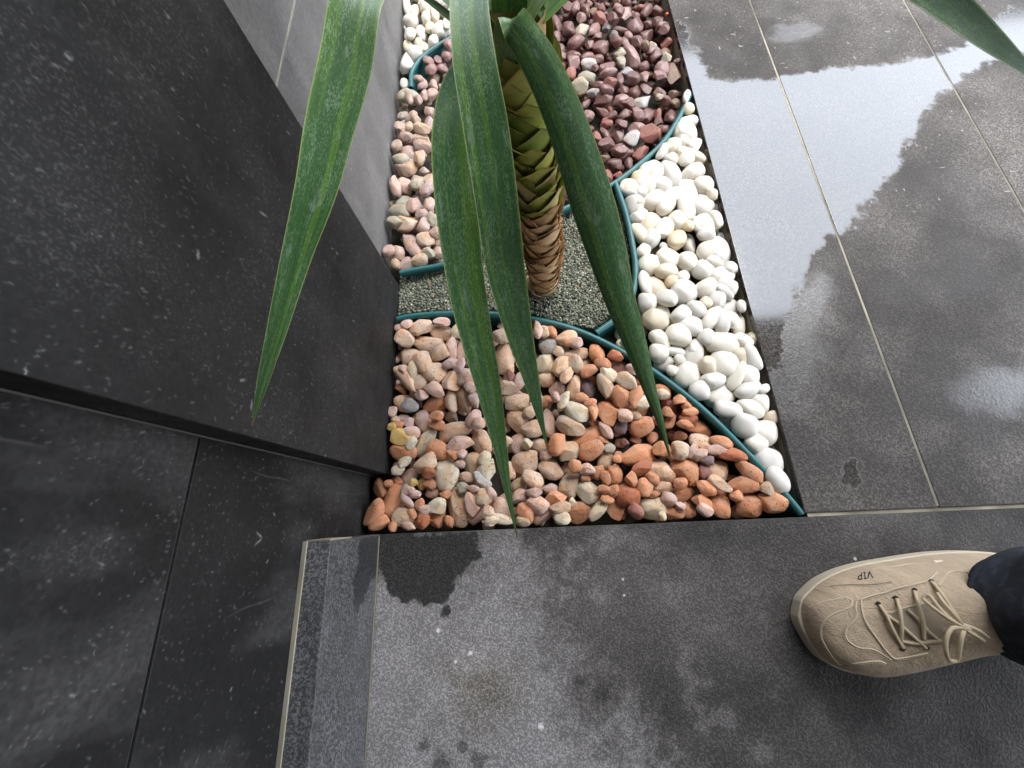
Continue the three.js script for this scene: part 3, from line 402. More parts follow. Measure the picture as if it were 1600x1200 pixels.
['maroon', 900, 130, 8, '840 180 255 200 -50 g;910 320 235 175 -70 m;600 150 255 140 10 l;350 170 275 175 -15 m;120 210 185 90 -35 m;160 340 180 140 0 l;340 290 195 100 35 m;620 360 205 155 -35 m;640 260 195 120 0 m;760 390 180 145 50 l;780 510 255 135 0 l;570 510 185 100 20 m;390 430 185 165 45 r;540 590 185 160 80 m;380 570 180 105 55 m;700 690 200 180 -60 g;930 640 255 220 -30 r;1040 320 155 130 80 r;1200 350 205 165 80 m;1130 190 175 120 0 m;1260 190 165 145 0 n;1050 420 130 115 0 m;1110 520 165 125 0 m;250 620 160 120 45 r;370 750 245 145 -25 m;590 770 275 185 35 l;830 800 225 130 -45 r;540 890 195 130 25 m;490 990 225 130 5 m;370 880 155 120 0 n;410 1110 150 125 80 r;530 1100 125 110 0 r;670 960 155 115 80 m;1020 110 115 105 0 n;1040 200 115 80 0 h;460 380 130 100 0 m;-60 1300 160 130 0 l;-120 1350 150 120 0 m;-90 1420 130 110 0 l'],
['far', 600, 0, 8.57, '390 100 195 135 85 c;560 80 160 135 0 w;360 280 195 125 -15 w;590 230 195 175 70 w;490 400 195 145 65 w;690 230 180 115 80 c;620 390 120 115 0 c;760 390 225 165 -60 w;840 370 150 90 80 w;330 410 140 125 0 w;300 560 160 135 70 c;370 480 125 115 0 w;460 550 150 105 80 c;420 720 205 190 60 w;260 820 285 165 -75 w;350 920 190 135 -30 w;570 600 150 135 80 w;660 570 135 125 0 w;250 1060 140 115 80 w;540 690 120 105 0 c;300 90 170 90 85 w;770 60 120 105 0 w;850 90 120 100 0 w;690 90 130 120 0 c'],
];
{
  const list = [];
  for (const [zone, ox, oy, s, str] of TR) for (const e of str.split(';')) {
    const [x, y, l, w, a, code] = e.split(' '); const px = ox + x / s, py = oy + y / s, A = a * Math.PI / 180, hl = l / s / 2, hw = w / s / 2, ca = Math.cos(A), sa = Math.sin(A);
    const h = -0.011, c = at(px, py, h), p1 = at(px + ca * hl, py + sa * hl, h), p2 = at(px - sa * hw, py + ca * hw, h);
    let L = 2 * p1.distanceTo(c), W = 2 * p2.distanceTo(c), ang = Math.atan2(-(p1.z - c.z), p1.x - c.x);
    const d = Math.max(L, W); if (L < W) { [L, W] = [W, L]; ang += Math.PI / 2; }
    const zm = py < 200 ? 0.92 : 1; const zs = zm * (zone === 'maroon' ? 0.98 : zone === 'pink' ? 1.06 : 1.13); L *= zs; W *= zs; // far stones show their standing sides too
    list.push([zone, code, c.x, c.z, ang, L, Math.max(W, L * 0.35)]);
  }
  list.sort((a, b) => b[5] * b[6] - a[5] * a[6]);
  const seen = [];
  for (const [zone, code, x0, z0, ang, L, W] of list) {
    if (seen.some(([X, Z, l]) => Math.hypot(X - x0, Z - z0) < 0.30 * Math.min(l, (L + W) / 2) + 0.0015)) continue; // the same stone read twice
    seen.push([x0, z0, (L + W) / 2]);
    const hx = Math.abs(Math.cos(ang)) * L / 2 + Math.abs(Math.sin(ang)) * W / 2, hz = Math.abs(Math.sin(ang)) * L / 2 + Math.abs(Math.cos(ang)) * W / 2;
    const xl = (z0 > ZN ? XW : z0 < ZF ? XW : XP) + 0.001;
    let x = x0, z = z0, bd = 9, bp = null;
    for (const pts of edgeWorld) for (const p of pts) { const d = Math.hypot(p.x - x, p.z - z); if (d < bd) { bd = d; bp = p; } }
    { const ux = (x - bp.x) / (bd + 1e-6), uz = (z - bp.z) / (bd + 1e-6), a = Math.atan2(-uz, ux) - ang, need = 0.0055 + 0.93 / Math.hypot(Math.cos(a) / (L / 2), Math.sin(a) / (W / 2)); if (bd < need) { const k = Math.min(0.016, need - bd); x += ux * k; z += uz * k; } } // stones lie beside the edging, not through it
    x = clamp(x, xl + hx * 0.95, XR - hx * 0.95 - 0.001); z = Math.min(z, ZB - hz * 0.95);
    dropStone(zone, code, x, z, ang, L, W, W * (0.62 + 0.2 * R()), 0.001 + 0.004 * R() - (zone === 'orange' ? 0.002 : 0));
  }
}
{ // stones of the lower layer that only show as slivers between the others
  const g = grp('pebble_underlayer', 'small mixed pebbles lying deep between the larger ones', 'pebbles', 'stuff'), o = new THREE.Object3D(), c = new THREE.Color();
  under.forEach((list, s) => { if (!list.length) return; const im = new THREE.InstancedMesh(geos[s][3], std({ map: stoneTex[s ? 1 : 0], roughness: 0.7 }), list.length); list.forEach(([code, x, y, z, L, T, W, a], i) => { o.position.set(x, y, z); o.rotation.set(0.1, a, 0.1, 'YXZ'); o.scale.set(L / 2, T / 2, W / 2); o.updateMatrix(); im.setMatrixAt(i, o.matrix); im.setColorAt(i, c.setRGB(...KINDS[code][0])); }); put(im, 'pebbles', g, undefined, undefined, undefined, 'stuff'); });
}
// gaps that are still deep, and what lies just outside the frame
for (const [z, n] of [['orange', 40], ['white', 20], ['maroon', 150], ['pink', 46], ['far', 30]]) fillZone(z, FILL[z][0], n, FILL[z][2] * 0.8, -0.005, 60, 'small');
mesh('berry', (() => { const g = new THREE.SphereGeometry(0.0042, 16, 12); g.scale(1, 0.92, 1); return g; })(), std({ color: lin(0.75, 0.17, 0.05), roughness: 0.4 }), scene, 'tiny bright orange berry among the maroon pebbles beside the paving', 'berry').position.copy(at(1042, 23, -0.01));

// grey grit round the trunk
{
  const poly = floorPoly([[607, 430], [650, 424], [690, 417], [760, 390], [815, 363], [870, 337], [915, 316], [962, 292], [974, 330], [984, 380], [988, 420], [984, 452], [967, 483], [930, 512], [890, 505], [830, 490], [760, 482], [690, 483], [640, 487], [607, 492]], -0.014);
  const base = [0, 1, 2].map((k) => { const r = rng(900 + k), g = mergeVertices(new THREE.IcosahedronGeometry(1, 1).deleteAttribute('uv').deleteAttribute('normal')); const p = g.attributes.position; for (let i = 0; i < p.count; i++) { const f = 0.8 + 0.4 * r(); p.setXYZ(i, p.getX(i) * f, p.getY(i) * f, p.getZ(i) * f); } const q = g.toNonIndexed(); q.computeVertexNormals(); return q; });
  const N = 5200, ms = base.map((g) => new THREE.InstancedMesh(g, std({ color: 0xffffff, roughness: 0.7 }), N));
  const [a, b, c, d] = ptIn(poly), o = new THREE.Object3D(), col = new THREE.Color(), r = rng(321), mound = (x, z) => -0.018 - 0.004 * fbm(x * 30, z * 30, 2) + 0.005 * sst(0.09, 0, Math.hypot(x - 0.03, z + 0.37));
  const g = grp('grey_grit', 'fine olive grey gravel round the foot of the yucca trunk', 'gravel', 'stuff');
  ms.forEach((im, k) => {
    let n = 0;
    for (let t = 0; t < 400000 && n < N; t++) {
      const x = lerp(a, b, r()), z = lerp(c, d, r()); if (sdf(poly, x, z) > -0.0015 || x < XP + 0.002) continue;
      const s = 0.0016 + 0.0013 * r() * r();
      o.position.set(x, mound(x, z) + 0.0035 * (r() - 0.5), z); o.rotation.set(r() * 6, r() * 6, r() * 6); o.scale.set(s * (0.8 + 0.5 * r()), s * 0.8, s); o.updateMatrix(); im.setMatrixAt(n, o.matrix);
      const q = r(), L = q < 0.35 ? 0.05 + 0.05 * r() : 0.12 + 0.20 * r(); col.setRGB(L * 0.96, L * 1.03, L * (0.68 + 0.14 * r())); if (r() < 0.012) col.setRGB(0.45, 0.22, 0.08); if (r() < 0.02) col.setRGB(0.6, 0.58, 0.5);
      im.setColorAt(n++, col);
    }
    im.count = n; put(im, 'grit', g, undefined, undefined, undefined, 'stuff');
  });
  const sh = new THREE.Shape(poly.map(([x, z]) => new THREE.Vector2(clamp(x, XP + 0.001, 1), -z)));
  mesh('grit_bed', new THREE.ExtrudeGeometry(sh, { depth: 0.022, bevelEnabled: false }).rotateX(-Math.PI / 2).translate(0, -0.0425, 0), std({ map: soilMap, color: lin(1.6, 1.7, 1.6), roughness: 1 }), g);
}

// ---------------------------------------------------------------- yucca
const yucca = grp('yucca_plant', 'yucca with scaly brown and green trunk and long dark green drooping leaves', 'plant');
{
  const spine = new THREE.CatmullRomCurve3([V(0.030, -0.055, -0.371), V(0.030, 0.02, -0.372), V(0.026, 0.12, -0.376), V(0.016, 0.235, -0.382), V(0.007, 0.31, -0.386), V(0.001, 0.365, -0.389)]);
  const rad = (t) => lerp(0.019, 0.0235, sst(0, 0.25, t)) + 0.004 * sst(0.6, 1, t);
  const N = 40, M = 20, pos = [], idx = [];
  for (let i = 0; i <= N; i++) { const c = spine.getPointAt(i / N); for (let j = 0; j < M; j++) { const a = j / M * 6.2832, r = rad(i / N) * (1 + 0.03 * Math.sin(i * 2.1 + j)); pos.push(c.x + Math.cos(a) * r, c.y, c.z + Math.sin(a) * r); } }
  for (let i = 0; i < N; i++) for (let j = 0; j < M; j++) { const a = i * M + j, b = i * M + (j + 1) % M; idx.push(a, a + M, b, b, a + M, b + M); }
  const tg = new THREE.BufferGeometry(); tg.setAttribute('position', new THREE.Float32BufferAttribute(pos, 3)); tg.setIndex(idx); tg.computeVertexNormals();
  const trunk = mesh('trunk', tg, std({ color: lin(0.40, 0.26, 0.12), roughness: 0.95 }), yucca);
  const barkTex = tex(256, 256, (u, v) => { const n = fbm(u * 8, v * 60, 3), m = fbm(u * 5, v * 5, 3), rim = sst(0.86, 0.98, v); const k = 0.62 + 0.5 * n + 0.3 * (m - 0.5); return [k * lerp(1, 0.75, rim), k * lerp(1, 0.6, rim), k * lerp(1, 0.5, rim)]; });
  const bm = [[0.56, 0.36, 0.17], [0.50, 0.30, 0.13], [0.64, 0.45, 0.25], [0.42, 0.25, 0.11]].map((c) => std({ map: barkTex, color: lin(...c), roughness: 0.9 }));
  const gm = [[0.30, 0.33, 0.05], [0.40, 0.40, 0.09], [0.22, 0.28, 0.045], [0.46, 0.40, 0.15]].map((c) => std({ map: barkTex, color: lin(...c), roughness: 0.55 }));
  const r = rng(77);
  const scale = (t, phi, half, h, flare) => {
    const A = 8, B = 5, P = [], UV = [], I = [];
    for (const lay of [1, 0]) for (let b = 0; b <= B; b++) for (let a = 0; a <= A; a++) {
      const s = a / A * 2 - 1, w = b / B, c = spine.getPointAt(clamp(t + w * h * (1 - 0.80 * Math.abs(s) ** 1.15))), an = phi + s * half, q = rad(t) + 0.0006 + flare * Math.pow(w, 1.6) * (1 - 0.55 * s * s) + lay * 0.0014 * (1 - 0.7 * w);
      P.push(c.x + Math.cos(an) * q, c.y, c.z + Math.sin(an) * q); UV.push(a / A, w);
    }
    const S = (A + 1) * (B + 1);
    for (let b = 0; b < B; b++) for (let a = 0; a < A; a++) { const k = b * (A + 1) + a; I.push(k, k + A + 1, k + 1, k + 1, k + A + 1, k + A + 2); const m = k + S; I.push(m, m + 1, m + A + 1, m + 1, m + A + 2, m + A + 1); }
    for (let a = 0; a < A; a++) { const k = B * (A + 1) + a; I.push(k, k + S, k + 1, k + 1, k + S, k + 1 + S); }
    const g = new THREE.BufferGeometry(); g.setAttribute('position', new THREE.Float32BufferAttribute(P, 3)); g.setAttribute('uv', new THREE.Float32BufferAttribute(UV, 2)); g.setIndex(I); g.computeVertexNormals(); return g;
  };
  const NS = 118;
  for (let i = 0; i < NS; i++) {
    const t = 0.09 + 0.85 * i / NS, phi = i * 2.39996 + (r() - 0.5) * 0.55, green = t > 0.50 + 0.03 * (r() - 0.5);
    mesh('leaf_scale', scale(t, phi, green ? 0.8 + 0.4 * r() : 0.75 + 0.4 * r(), (green ? 0.078 : 0.054) * (0.7 + 0.55 * r()), (green ? 0.009 : 0.0055) * (0.25 + 1.5 * r())), (green ? gm : bm)[r() * 4 | 0], trunk);
  }
  for (let i = 0; i < 46; i++) { // loose dry fibres
    const t = 0.12 + 0.40 * r(), a = r() * 6.2832, c = spine.getPointAt(t), q = rad(t) + 0.003, l = 0.006 + 0.012 * r(), b = (r() - 0.5) * 0.5, p0 = V(c.x + Math.cos(a) * q, c.y, c.z + Math.sin(a) * q), p1 = V(c.x + Math.cos(a + b) * (q + 0.002 + 0.003 * r()), c.y + l * 0.5, c.z + Math.sin(a + b) * (q + 0.003)), p2 = V(c.x + Math.cos(a + 1.6 * b) * (q + 0.003 + 0.007 * r()), c.y + l * (0.5 + 0.6 * r()), c.z + Math.sin(a + 1.6 * b) * (q + 0.007 * r()));
    mesh('fibre', tube([p0, p1, p2], 0.0003 + 0.0003 * r(), 8, 5), bm[2], trunk);
  }
  // leaves
  const leafTex = (seed) => tex(256, 1024, (u, v) => {
    const e = Math.min(u, 1 - u), st = fbm(u * 34 + seed, v * 3, 3), st2 = fbm(u * 110, v * 7 + seed, 2), mo = fbm(u * 9 + seed, v * 22, 3), fine = fbm(u * 80, v * 330 + seed, 2), dust = sst(0.46, 0.74, fine * 0.72 + mo * 0.28), band = sst(0.40, 0.60, fbm(u * 6 + seed * 2, v * 1.3, 2));
    const k = 0.62 + 0.4 * st + 0.3 * (st2 - 0.5);
    let c = [lerp(0.048, 0.088, band) * k, lerp(0.135, 0.205, band) * k, lerp(0.036, 0.028, band) * k];
    const d = 0.15 * dust * (0.5 + 0.7 * mo); c = [c[0] + d * 0.80, c[1] + d, c[2] + d * 0.66];
    const scar = sst(0.74, 0.82, fbm(u * 7 + seed * 5, v * 26, 3)); c = c.map((x, i) => lerp(x, [0.34, 0.37, 0.33][i], 0.3 * scar));
    const m = sst(0.026, 0.010, e + 0.010 * (st - 0.5)); c = c.map((x, i) => lerp(x, [0.34, 0.38, 0.11][i], 0.75 * m));
    const tip = sst(0.975, 0.995, v); return c.map((x, i) => lerp(x, [0.22, 0.11, 0.05][i], tip));
  });
  const lm = [3, 8, 14].map((s) => new THREE.MeshPhysicalMaterial({ map: leafTex(s), roughness: 0.44, specularIntensity: 0.9 }));
  function leaf(ctrl, mi, { cup = 0.10, roll = 0, world = false, face = 0.6, fix = null, until = 0 } = {}) {
    const pts = ctrl.map((c) => world ? V(c[0], c[1], c[2]) : at(c[0], c[1], c[3]));
    const wid = ctrl.map((c, i) => world ? c[3] : c[2] * pix(pts[i])[2] / FPX);
    const cv = new THREE.CatmullRomCurve3(pts, false, 'centripetal'), N = 72, A = 10, P = [], UV = [], I = [], T = 0.0011;
    const lens = [0]; for (let i = 1; i < pts.length; i++) lens.push(lens[i - 1] + pts[i].distanceTo(pts[i - 1]));
    const wAt = (u) => { const x = u * (pts.length - 1), i = Math.min(pts.length - 2, Math.floor(x)), f = x - i, g = (k) => wid[clamp(k, 0, wid.length - 1)]; const a = g(i - 1), b = g(i), c = g(i + 1), d = g(i + 2); return Math.max(0.0006, 0.5 * (2 * b + (c - a) * f + (2 * a - 5 * b + 4 * c - d) * f * f + (3 * b - a - 3 * c + d) * f * f * f)); };
    for (const lay of [1, -1]) for (let i = 0; i <= N; i++) {
      const u = i / N, c = cv.getPoint(u), t = cv.getTangent(u), w = wAt(u);
      const hor = t.clone().cross(V(0, 1, 0)).normalize(), vs = t.clone().cross(c.clone().sub(camera.position).normalize().negate()).normalize(); if (vs.dot(hor) < 0) vs.negate();
      const side = hor.lerp(vs, face).normalize(); if (fix) { if (side.dot(fix) < 0) side.negate(); const k = sst(until, until * 0.5, u); side.lerp(fix.clone().addScaledVector(t, -fix.dot(t)).normalize(), k).normalize(); }
      const nrm = side.clone().cross(t).normalize(); if (nrm.y < 0 && !fix) nrm.negate();
      if (roll) { const s = side.clone(); side.multiplyScalar(Math.cos(roll)).addScaledVector(nrm, Math.sin(roll)); nrm.multiplyScalar(Math.cos(roll)).addScaledVector(s, -Math.sin(roll)); }
      for (let a = 0; a <= A; a++) { const s = a / A * 2 - 1, p = c.clone().addScaledVector(side, s * w / 2).addScaledVector(nrm, cup * w * (s * s - 0.4) + lay * T * (1 - 0.8 * s * s) * Math.min(1, w / 0.01)); P.push(p.x, p.y, p.z); UV.push(a / A, u); }
    }
    const S = (A + 1) * (N + 1);
    for (let i = 0; i < N; i++) for (let a = 0; a < A; a++) { const k = i * (A + 1) + a, m = k + S; I.push(k, k + 1, k + A + 1, k + 1, k + A + 2, k + A + 1, m, m + A + 1, m + 1, m + 1, m + A + 1, m + A + 2); }
    for (let i = 0; i < N; i++) for (const a of [0, A]) { const k = i * (A + 1) + a, m = k + S; I.push(k, k + A + 1, m, m, k + A + 1, m + A + 1); }
    const g = new THREE.BufferGeometry(); g.setAttribute('position', new THREE.Float32BufferAttribute(P, 3)); g.setAttribute('uv', new THREE.Float32BufferAttribute(UV, 2)); g.setIndex(I); g.computeVertexNormals();
    return mesh('leaf', g, lm[mi], yucca);
  }
  // [pixel x, pixel y, width in pixels, height in metres], crown to tip
  leaf([[648, -200, 60, 0.430], [612, -120, 66, 0.450], [583, -55, 70, 0.458], [558, 0, 73, 0.458], [541, 100, 77, 0.448], [516, 200, 71, 0.438], [495, 295, 60, 0.428], [464, 400, 43, 0.415], [432, 520, 28, 0.398], [410, 600, 16, 0.384], [394, 664, 2, 0.37]], 0, { cup: 0.09 });
  leaf([[748, -90, 50, 0.412], [738, -40, 57, 0.426], [733, 5, 60, 0.428], [742, 100, 68, 0.418], [760, 205, 71, 0.400], [776, 315, 67, 0.376], [790, 420, 60, 0.344], [808, 505, 45, 0.312], [833, 605, 22, 0.268], [856, 703, 2, 0.220]], 1, { cup: 0.07 });
  leaf([[772, 100, 40, 0.320], [745, 105, 50, 0.345], [720, 140, 58, 0.350], [708, 210, 65, 0.342], [713, 315, 66, 0.319], [725, 420, 60, 0.287], [740, 505, 53, 0.256], [762, 600, 40, 0.214], [780, 690, 23, 0.168], [794, 770, 11, 0.122], [808, 840, 2, 0.078]], 2, { cup: 0.08 });
  leaf([[803, 135, 40, 0.322], [800, 100, 46, 0.345], [797, 66, 48, 0.368], [796, 42, 47, 0.384], [801, 34, 47, 0.389], [812, 48, 49, 0.385], [845, 101, 56, 0.367], [881, 182, 61, 0.339], [903, 245, 65, 0.314], [925, 315, 67, 0.286], [946, 385, 61, 0.256], [968, 465, 47, 0.222], [990, 530, 36, 0.193], [1014, 605, 21, 0.160], [1032, 660, 11, 0.131], [1049, 722, 2, 0.098]], 0, { cup: 0.07, face: 0.8, fix: V(1, 0, 0.12).normalize(), until: 0.4 });
  leaf([[960, -230, 36, 0.400], [1150, -190, 48, 0.420], [1330, -100, 50, 0.410], [1425, -35, 46, 0.396], [1485, 10, 40, 0.384], [1540, 56, 30, 0.371], [1598, 104, 15, 0.357], [1640, 140, 2, 0.345]], 1, { cup: 0.1 });
  leaf([[762, 70, 18, 0.335], [715, 35, 12, 0.330], [670, 0, 9, 0.322], [600, -50, 4, 0.31]], 2, { cup: 0.2, face: 1 });
  // upright and back leaves of the crown, above the frame
  const C = V(-0.001, 0.37, -0.388);
  for (const [a, up, len, w] of [[-0.3, 1.0, 0.42, 0.045], [0.5, 0.9, 0.44, 0.044], [1.3, 0.75, 0.46, 0.046], [-1.2, 0.8, 0.42, 0.044], [2.2, 1.5, 0.4, 0.04], [-2.0, 1.6, 0.38, 0.04], [0.1, 2.6, 0.36, 0.034], [-0.8, 0.5, 0.45, 0.045]]) {
    const dx = Math.sin(a), dz = -Math.cos(a), c = [];
    for (let k = 0; k <= 6; k++) { const s = k / 6, rr = len * (0.06 + s) * 0.8 / (0.6 + 0.4 * up), y = 0.01 + len * up * (s * 0.62 - 0.36 * s * s); c.push([C.x + dx * rr, C.y + y - 0.02 * (1 - s), C.z + dz * rr, w * [0.9, 0.85, 1, 1, 0.85, 0.5, 0.04][k]]); }
    leaf(c, R() * 3 | 0, { world: true, face: 0, cup: 0.12 });
  }
}

// ---------------------------------------------------------------- the standing person: sneaker and jeans
const person = grp('person', 'person in dark navy jeans and a beige lace-up sneaker standing on the landing', 'person');
{
  const suedeTex = tex(512, 512, (u, v) => { const n = fbm(u * 120, v * 120, 3), m = fbm(u * 8, v * 8, 4), k = 0.88 + 0.16 * (n - 0.5) + 0.22 * (m - 0.5); return [k, k * (0.99 - 0.03 * m), k * (0.98 - 0.06 * m)]; });
  const suedeBump = tex(512, 512, (u, v) => 0.5 + 0.6 * (fbm(u * 18, v * 18, 5) - 0.5) + 0.25 * (fbm(u * 150, v * 150, 2) - 0.5), false);
  const suede = std({ map: suedeTex, bumpMap: suedeBump, bumpScale: 0.0022, color: lin(0.52, 0.41, 0.29), roughness: 0.9 }), suede2 = std({ map: suedeTex, bumpMap: suedeBump, bumpScale: 0.0018, color: lin(0.48, 0.38, 0.27), roughness: 0.92 }), tongueShadeM = std({ map: suedeTex, color: lin(0.40, 0.33, 0.25), roughness: 0.95 });  // tongue beige is darkened to carry the shadow between the eyestays
  const rubber = std({ color: lin(0.54, 0.46, 0.34), roughness: 0.7 }), threadM = std({ color: lin(0.62, 0.53, 0.40), roughness: 0.9 }), laceM = std({ color: lin(0.52, 0.42, 0.28), roughness: 0.9 }), pip = std({ color: lin(0.56, 0.46, 0.33), roughness: 0.85 }), black = std({ color: lin(0.012, 0.011, 0.011), roughness: 0.8 });
  // x, z of the two sides of the sole, top height of the upper
  const T = [[0.3030, 0.128, 0.138, 0.019], [0.3050, 0.119, 0.149, 0.033], [0.309, 0.1105, 0.1595, 0.044], [0.317, 0.1035, 0.1715, 0.052], [0.335, 0.0915, 0.1815, 0.060], [0.360, 0.0815, 0.186, 0.067], [0.390, 0.0745, 0.1815, 0.078], [0.420, 0.0705, 0.174, 0.092], [0.450, 0.067, 0.1675, 0.102], [0.48, 0.0645, 0.1665, 0.104], [0.52, 0.0645, 0.1695, 0.102], [0.555, 0.069, 0.1685, 0.098], [0.580, 0.083, 0.155, 0.092], [0.592, 0.104, 0.134, 0.086]];
  const val = (x, c) => { let i = 0; while (i < T.length - 2 && T[i + 1][0] < x) i++; const g = (k) => T[clamp(k, 0, T.length - 1)], a = g(i - 1), b = g(i), d = g(i + 1), e = g(i + 2), f = clamp((x - b[0]) / (d[0] - b[0])), m0 = (d[c] - a[c]) / Math.max(1e-6, d[0] - a[0]) * (d[0] - b[0]), m1 = (e[c] - b[c]) / Math.max(1e-6, e[0] - b[0]) * (d[0] - b[0]); return (2 * f ** 3 - 3 * f * f + 1) * b[c] + (f ** 3 - 2 * f * f + f) * m0 + (-2 * f ** 3 + 3 * f * f) * d[c] + (f ** 3 - f * f) * m1; };
  const Y0 = 0.017;
  const up = (x, t, off = 0) => { // t 0..1 from the far side over the top to the near side
    const z0 = val(x, 1) + 0.0002, z1 = val(x, 2) - 0.0008, h = val(x, 3) - Y0, a = Math.PI * (1 - t), cx = Math.cos(a), sy = Math.sin(a), lean = sst(0.36, 0.47, x) * 0.20;
    const ex = 0.72, px = Math.sign(cx) * Math.pow(Math.abs(cx), ex), py = Math.pow(sy, 0.80);
    const wid = (z1 - z0) / 2 * (1 - lean * py), mid = (z0 + z1) / 2;
    const p = V(x, Y0 + py * h, mid + px * wid);
    if (off) { const e = 0.002, n = up(x + e, t).sub(up(x - e, t)).cross(up(x, Math.min(1, t + 0.01)).sub(up(x, Math.max(0, t - 0.01)))).normalize(); if (n.y < 0 && t > 0.08 && t < 0.92) n.negate(); p.addScaledVector(n, off); }
    return p;
  };
  const grid = []; for (let i = 0; i <= 200; i++) for (let j = 2; j <= 198; j++) { const x = lerp(T[0][0], 0.54, i / 200), t = j / 200, q = pix(up(x, t)); grid.push([q[0], q[1], x, t, q[2]]); }
  const on = (px, py) => { let b = null, d = 1e9; for (const g of grid) { const e = (g[0] - px) ** 2 + (g[1] - py) ** 2 + (g[4] * 12) ** 2; if (e < d) { d = e; b = g; } } return b; };
  const O = ([zx, zy], off) => { const b = on(1200 + zx / 4, 820 + zy / 4); return up(b[2], b[3], off); };
  const loft = (x0, x1, t0, t1, off, nx, nt) => { const P = [], UV = [], I = []; for (let i = 0; i <= nx; i++) for (let j = 0; j <= nt; j++) { const p = up(lerp(x0, x1, i / nx), lerp(t0, t1, j / nt), off); P.push(p.x, p.y, p.z); UV.push(p.x * 9, p.z * 9); } for (let i = 0; i < nx; i++) for (let j = 0; j < nt; j++) { const k = i * (nt + 1) + j; I.push(k, k + 1, k + nt + 1, k + 1, k + nt + 2, k + nt + 1); } const g = new THREE.BufferGeometry(); g.setAttribute('position', new THREE.Float32BufferAttribute(P, 3)); g.setAttribute('uv', new THREE.Float32BufferAttribute(UV, 2)); g.setIndex(I); g.computeVertexNormals(); return g; };
  const shoe = grp('sneaker', undefined, undefined, undefined, person);
  mesh('upper', loft(T[0][0], T[T.length - 1][0], 0, 1, 0, 140, 44), suede, shoe);
  // sole: rounded slab following the outline
  {
    const ring = []; for (let i = 0; i < T.length; i++) ring.push([T[i][0] - (i === 0 ? 0.002 : 0), T[i][1]]); for (let i = T.length - 1; i >= 0; i--) ring.push([T[i][0] - (i === 0 ? 0.002 : 0), T[i][2]]);
    const cv = new THREE.CatmullRomCurve3(ring.map(([x, z]) => V(x, 0, z)), true, 'centripetal'), pts = cv.getSpacedPoints(120).slice(0, -1);
    const sh = new THREE.Shape(pts.map((p) => new THREE.Vector2(p.x, -p.z)));
    mesh('sole', new THREE.ExtrudeGeometry(sh, { depth: 0.013, bevelEnabled: true, bevelSize: 0.0012, bevelThickness: 0.0025, bevelSegments: 4, curveSegments: 8 }).rotateX(-Math.PI / 2).translate(0, 0.0038, 0), rubber, shoe);
    for (const [px, py, r] of [[1271, 937, 0.0052], [1302, 908, 0.0052], [1332, 892, 0.0045], [1284, 922, 0.004]]) { const p = at(px, py, 0.016), g = new THREE.SphereGeometry(r, 12, 8); g.scale(1.4, 0.8, 0.9); mesh('lug', g, rubber, shoe).position.set(p.x - 0.0005, 0.016, p.z - 0.0008); }
  }
  const line = (pts, r, off, m, n = 'seam', st = 9) => {
    mesh(n, tube(pts.map((p) => O(p, off)), r, pts.length * 8, 6), m, shoe);
    if (!st) return; // a row of stitches beside the seam
    const c = new THREE.CatmullRomCurve3(pts.map(([x, y], i) => { const a = pts[Math.max(0, i - 1)], b = pts[Math.min(pts.length - 1, i + 1)], l = Math.hypot(b[0] - a[0], b[1] - a[1]); return O([x - (b[1] - a[1]) / l * st, y + (b[0] - a[0]) / l * st], 0.0009); })), len = c.getLength(), k = Math.floor(len / 0.0026), parts = [];
    for (let i = 0; i < k; i++) { const p = c.getPointAt((i + 0.5) / k), t = c.getTangentAt((i + 0.5) / k), g = new THREE.CapsuleGeometry(0.0003, 0.0012, 2, 5); g.applyQuaternion(new THREE.Quaternion().setFromUnitVectors(V(0, 1, 0), t)); g.translate(p.x, p.y, p.z); parts.push(g); }
    if (k) mesh('stitching', mergeGeometries(parts), threadM, shoe);
  };
  line([[260, 515], [340, 485], [430, 462], [490, 457], [518, 475], [522, 505], [480, 530], [420, 555], [370, 590], [342, 640], [337, 700], [362, 765], [410, 832], [445, 868]], 0.0008, 0.0002, pip);
  line([[445, 868], [560, 862], [690, 852], [735, 868]], 0.0009, 0.0002, pip);
  line([[555, 470], [550, 520], [555, 560], [540, 600], [492, 640], [480, 680], [502, 730], [562, 765], [660, 780], [720, 815], [770, 845]], 0.0008, 0.0003, pip);
  line([[577, 472], [582, 530], [602, 590], [642, 650], [700, 730], [745, 800], [790, 832], [850, 828], [1000, 798]], 0.0010, 0.0006, pip);
  line([[577, 472], [650, 447], [740, 425], [790, 402], [900, 380], [1000, 352], [1060, 300]], 0.0009, 0.0005, pip);
  line([[385, 388], [500, 378], [640, 375], [770, 360]], 0.0007, 0.0002, suede2);
  line([[1010, 243], [900, 240], [790, 258], [650, 278]], 0.0007, 0.0003, pip);
  line([[1070, 385], [1130, 300], [1170, 290], [1260, 300]], 0.0007, 0.0003, pip);
  line([[690, 510], [740, 545], [860, 522], [965, 492], [1060, 470]], 0.0009, 0.0004, pip, 'eyestay_edge');
  line([[735, 548], [775, 640], [822, 715], [920, 728], [1030, 722]], 0.0012, 0.0006, pip, 'eyestay_edge');
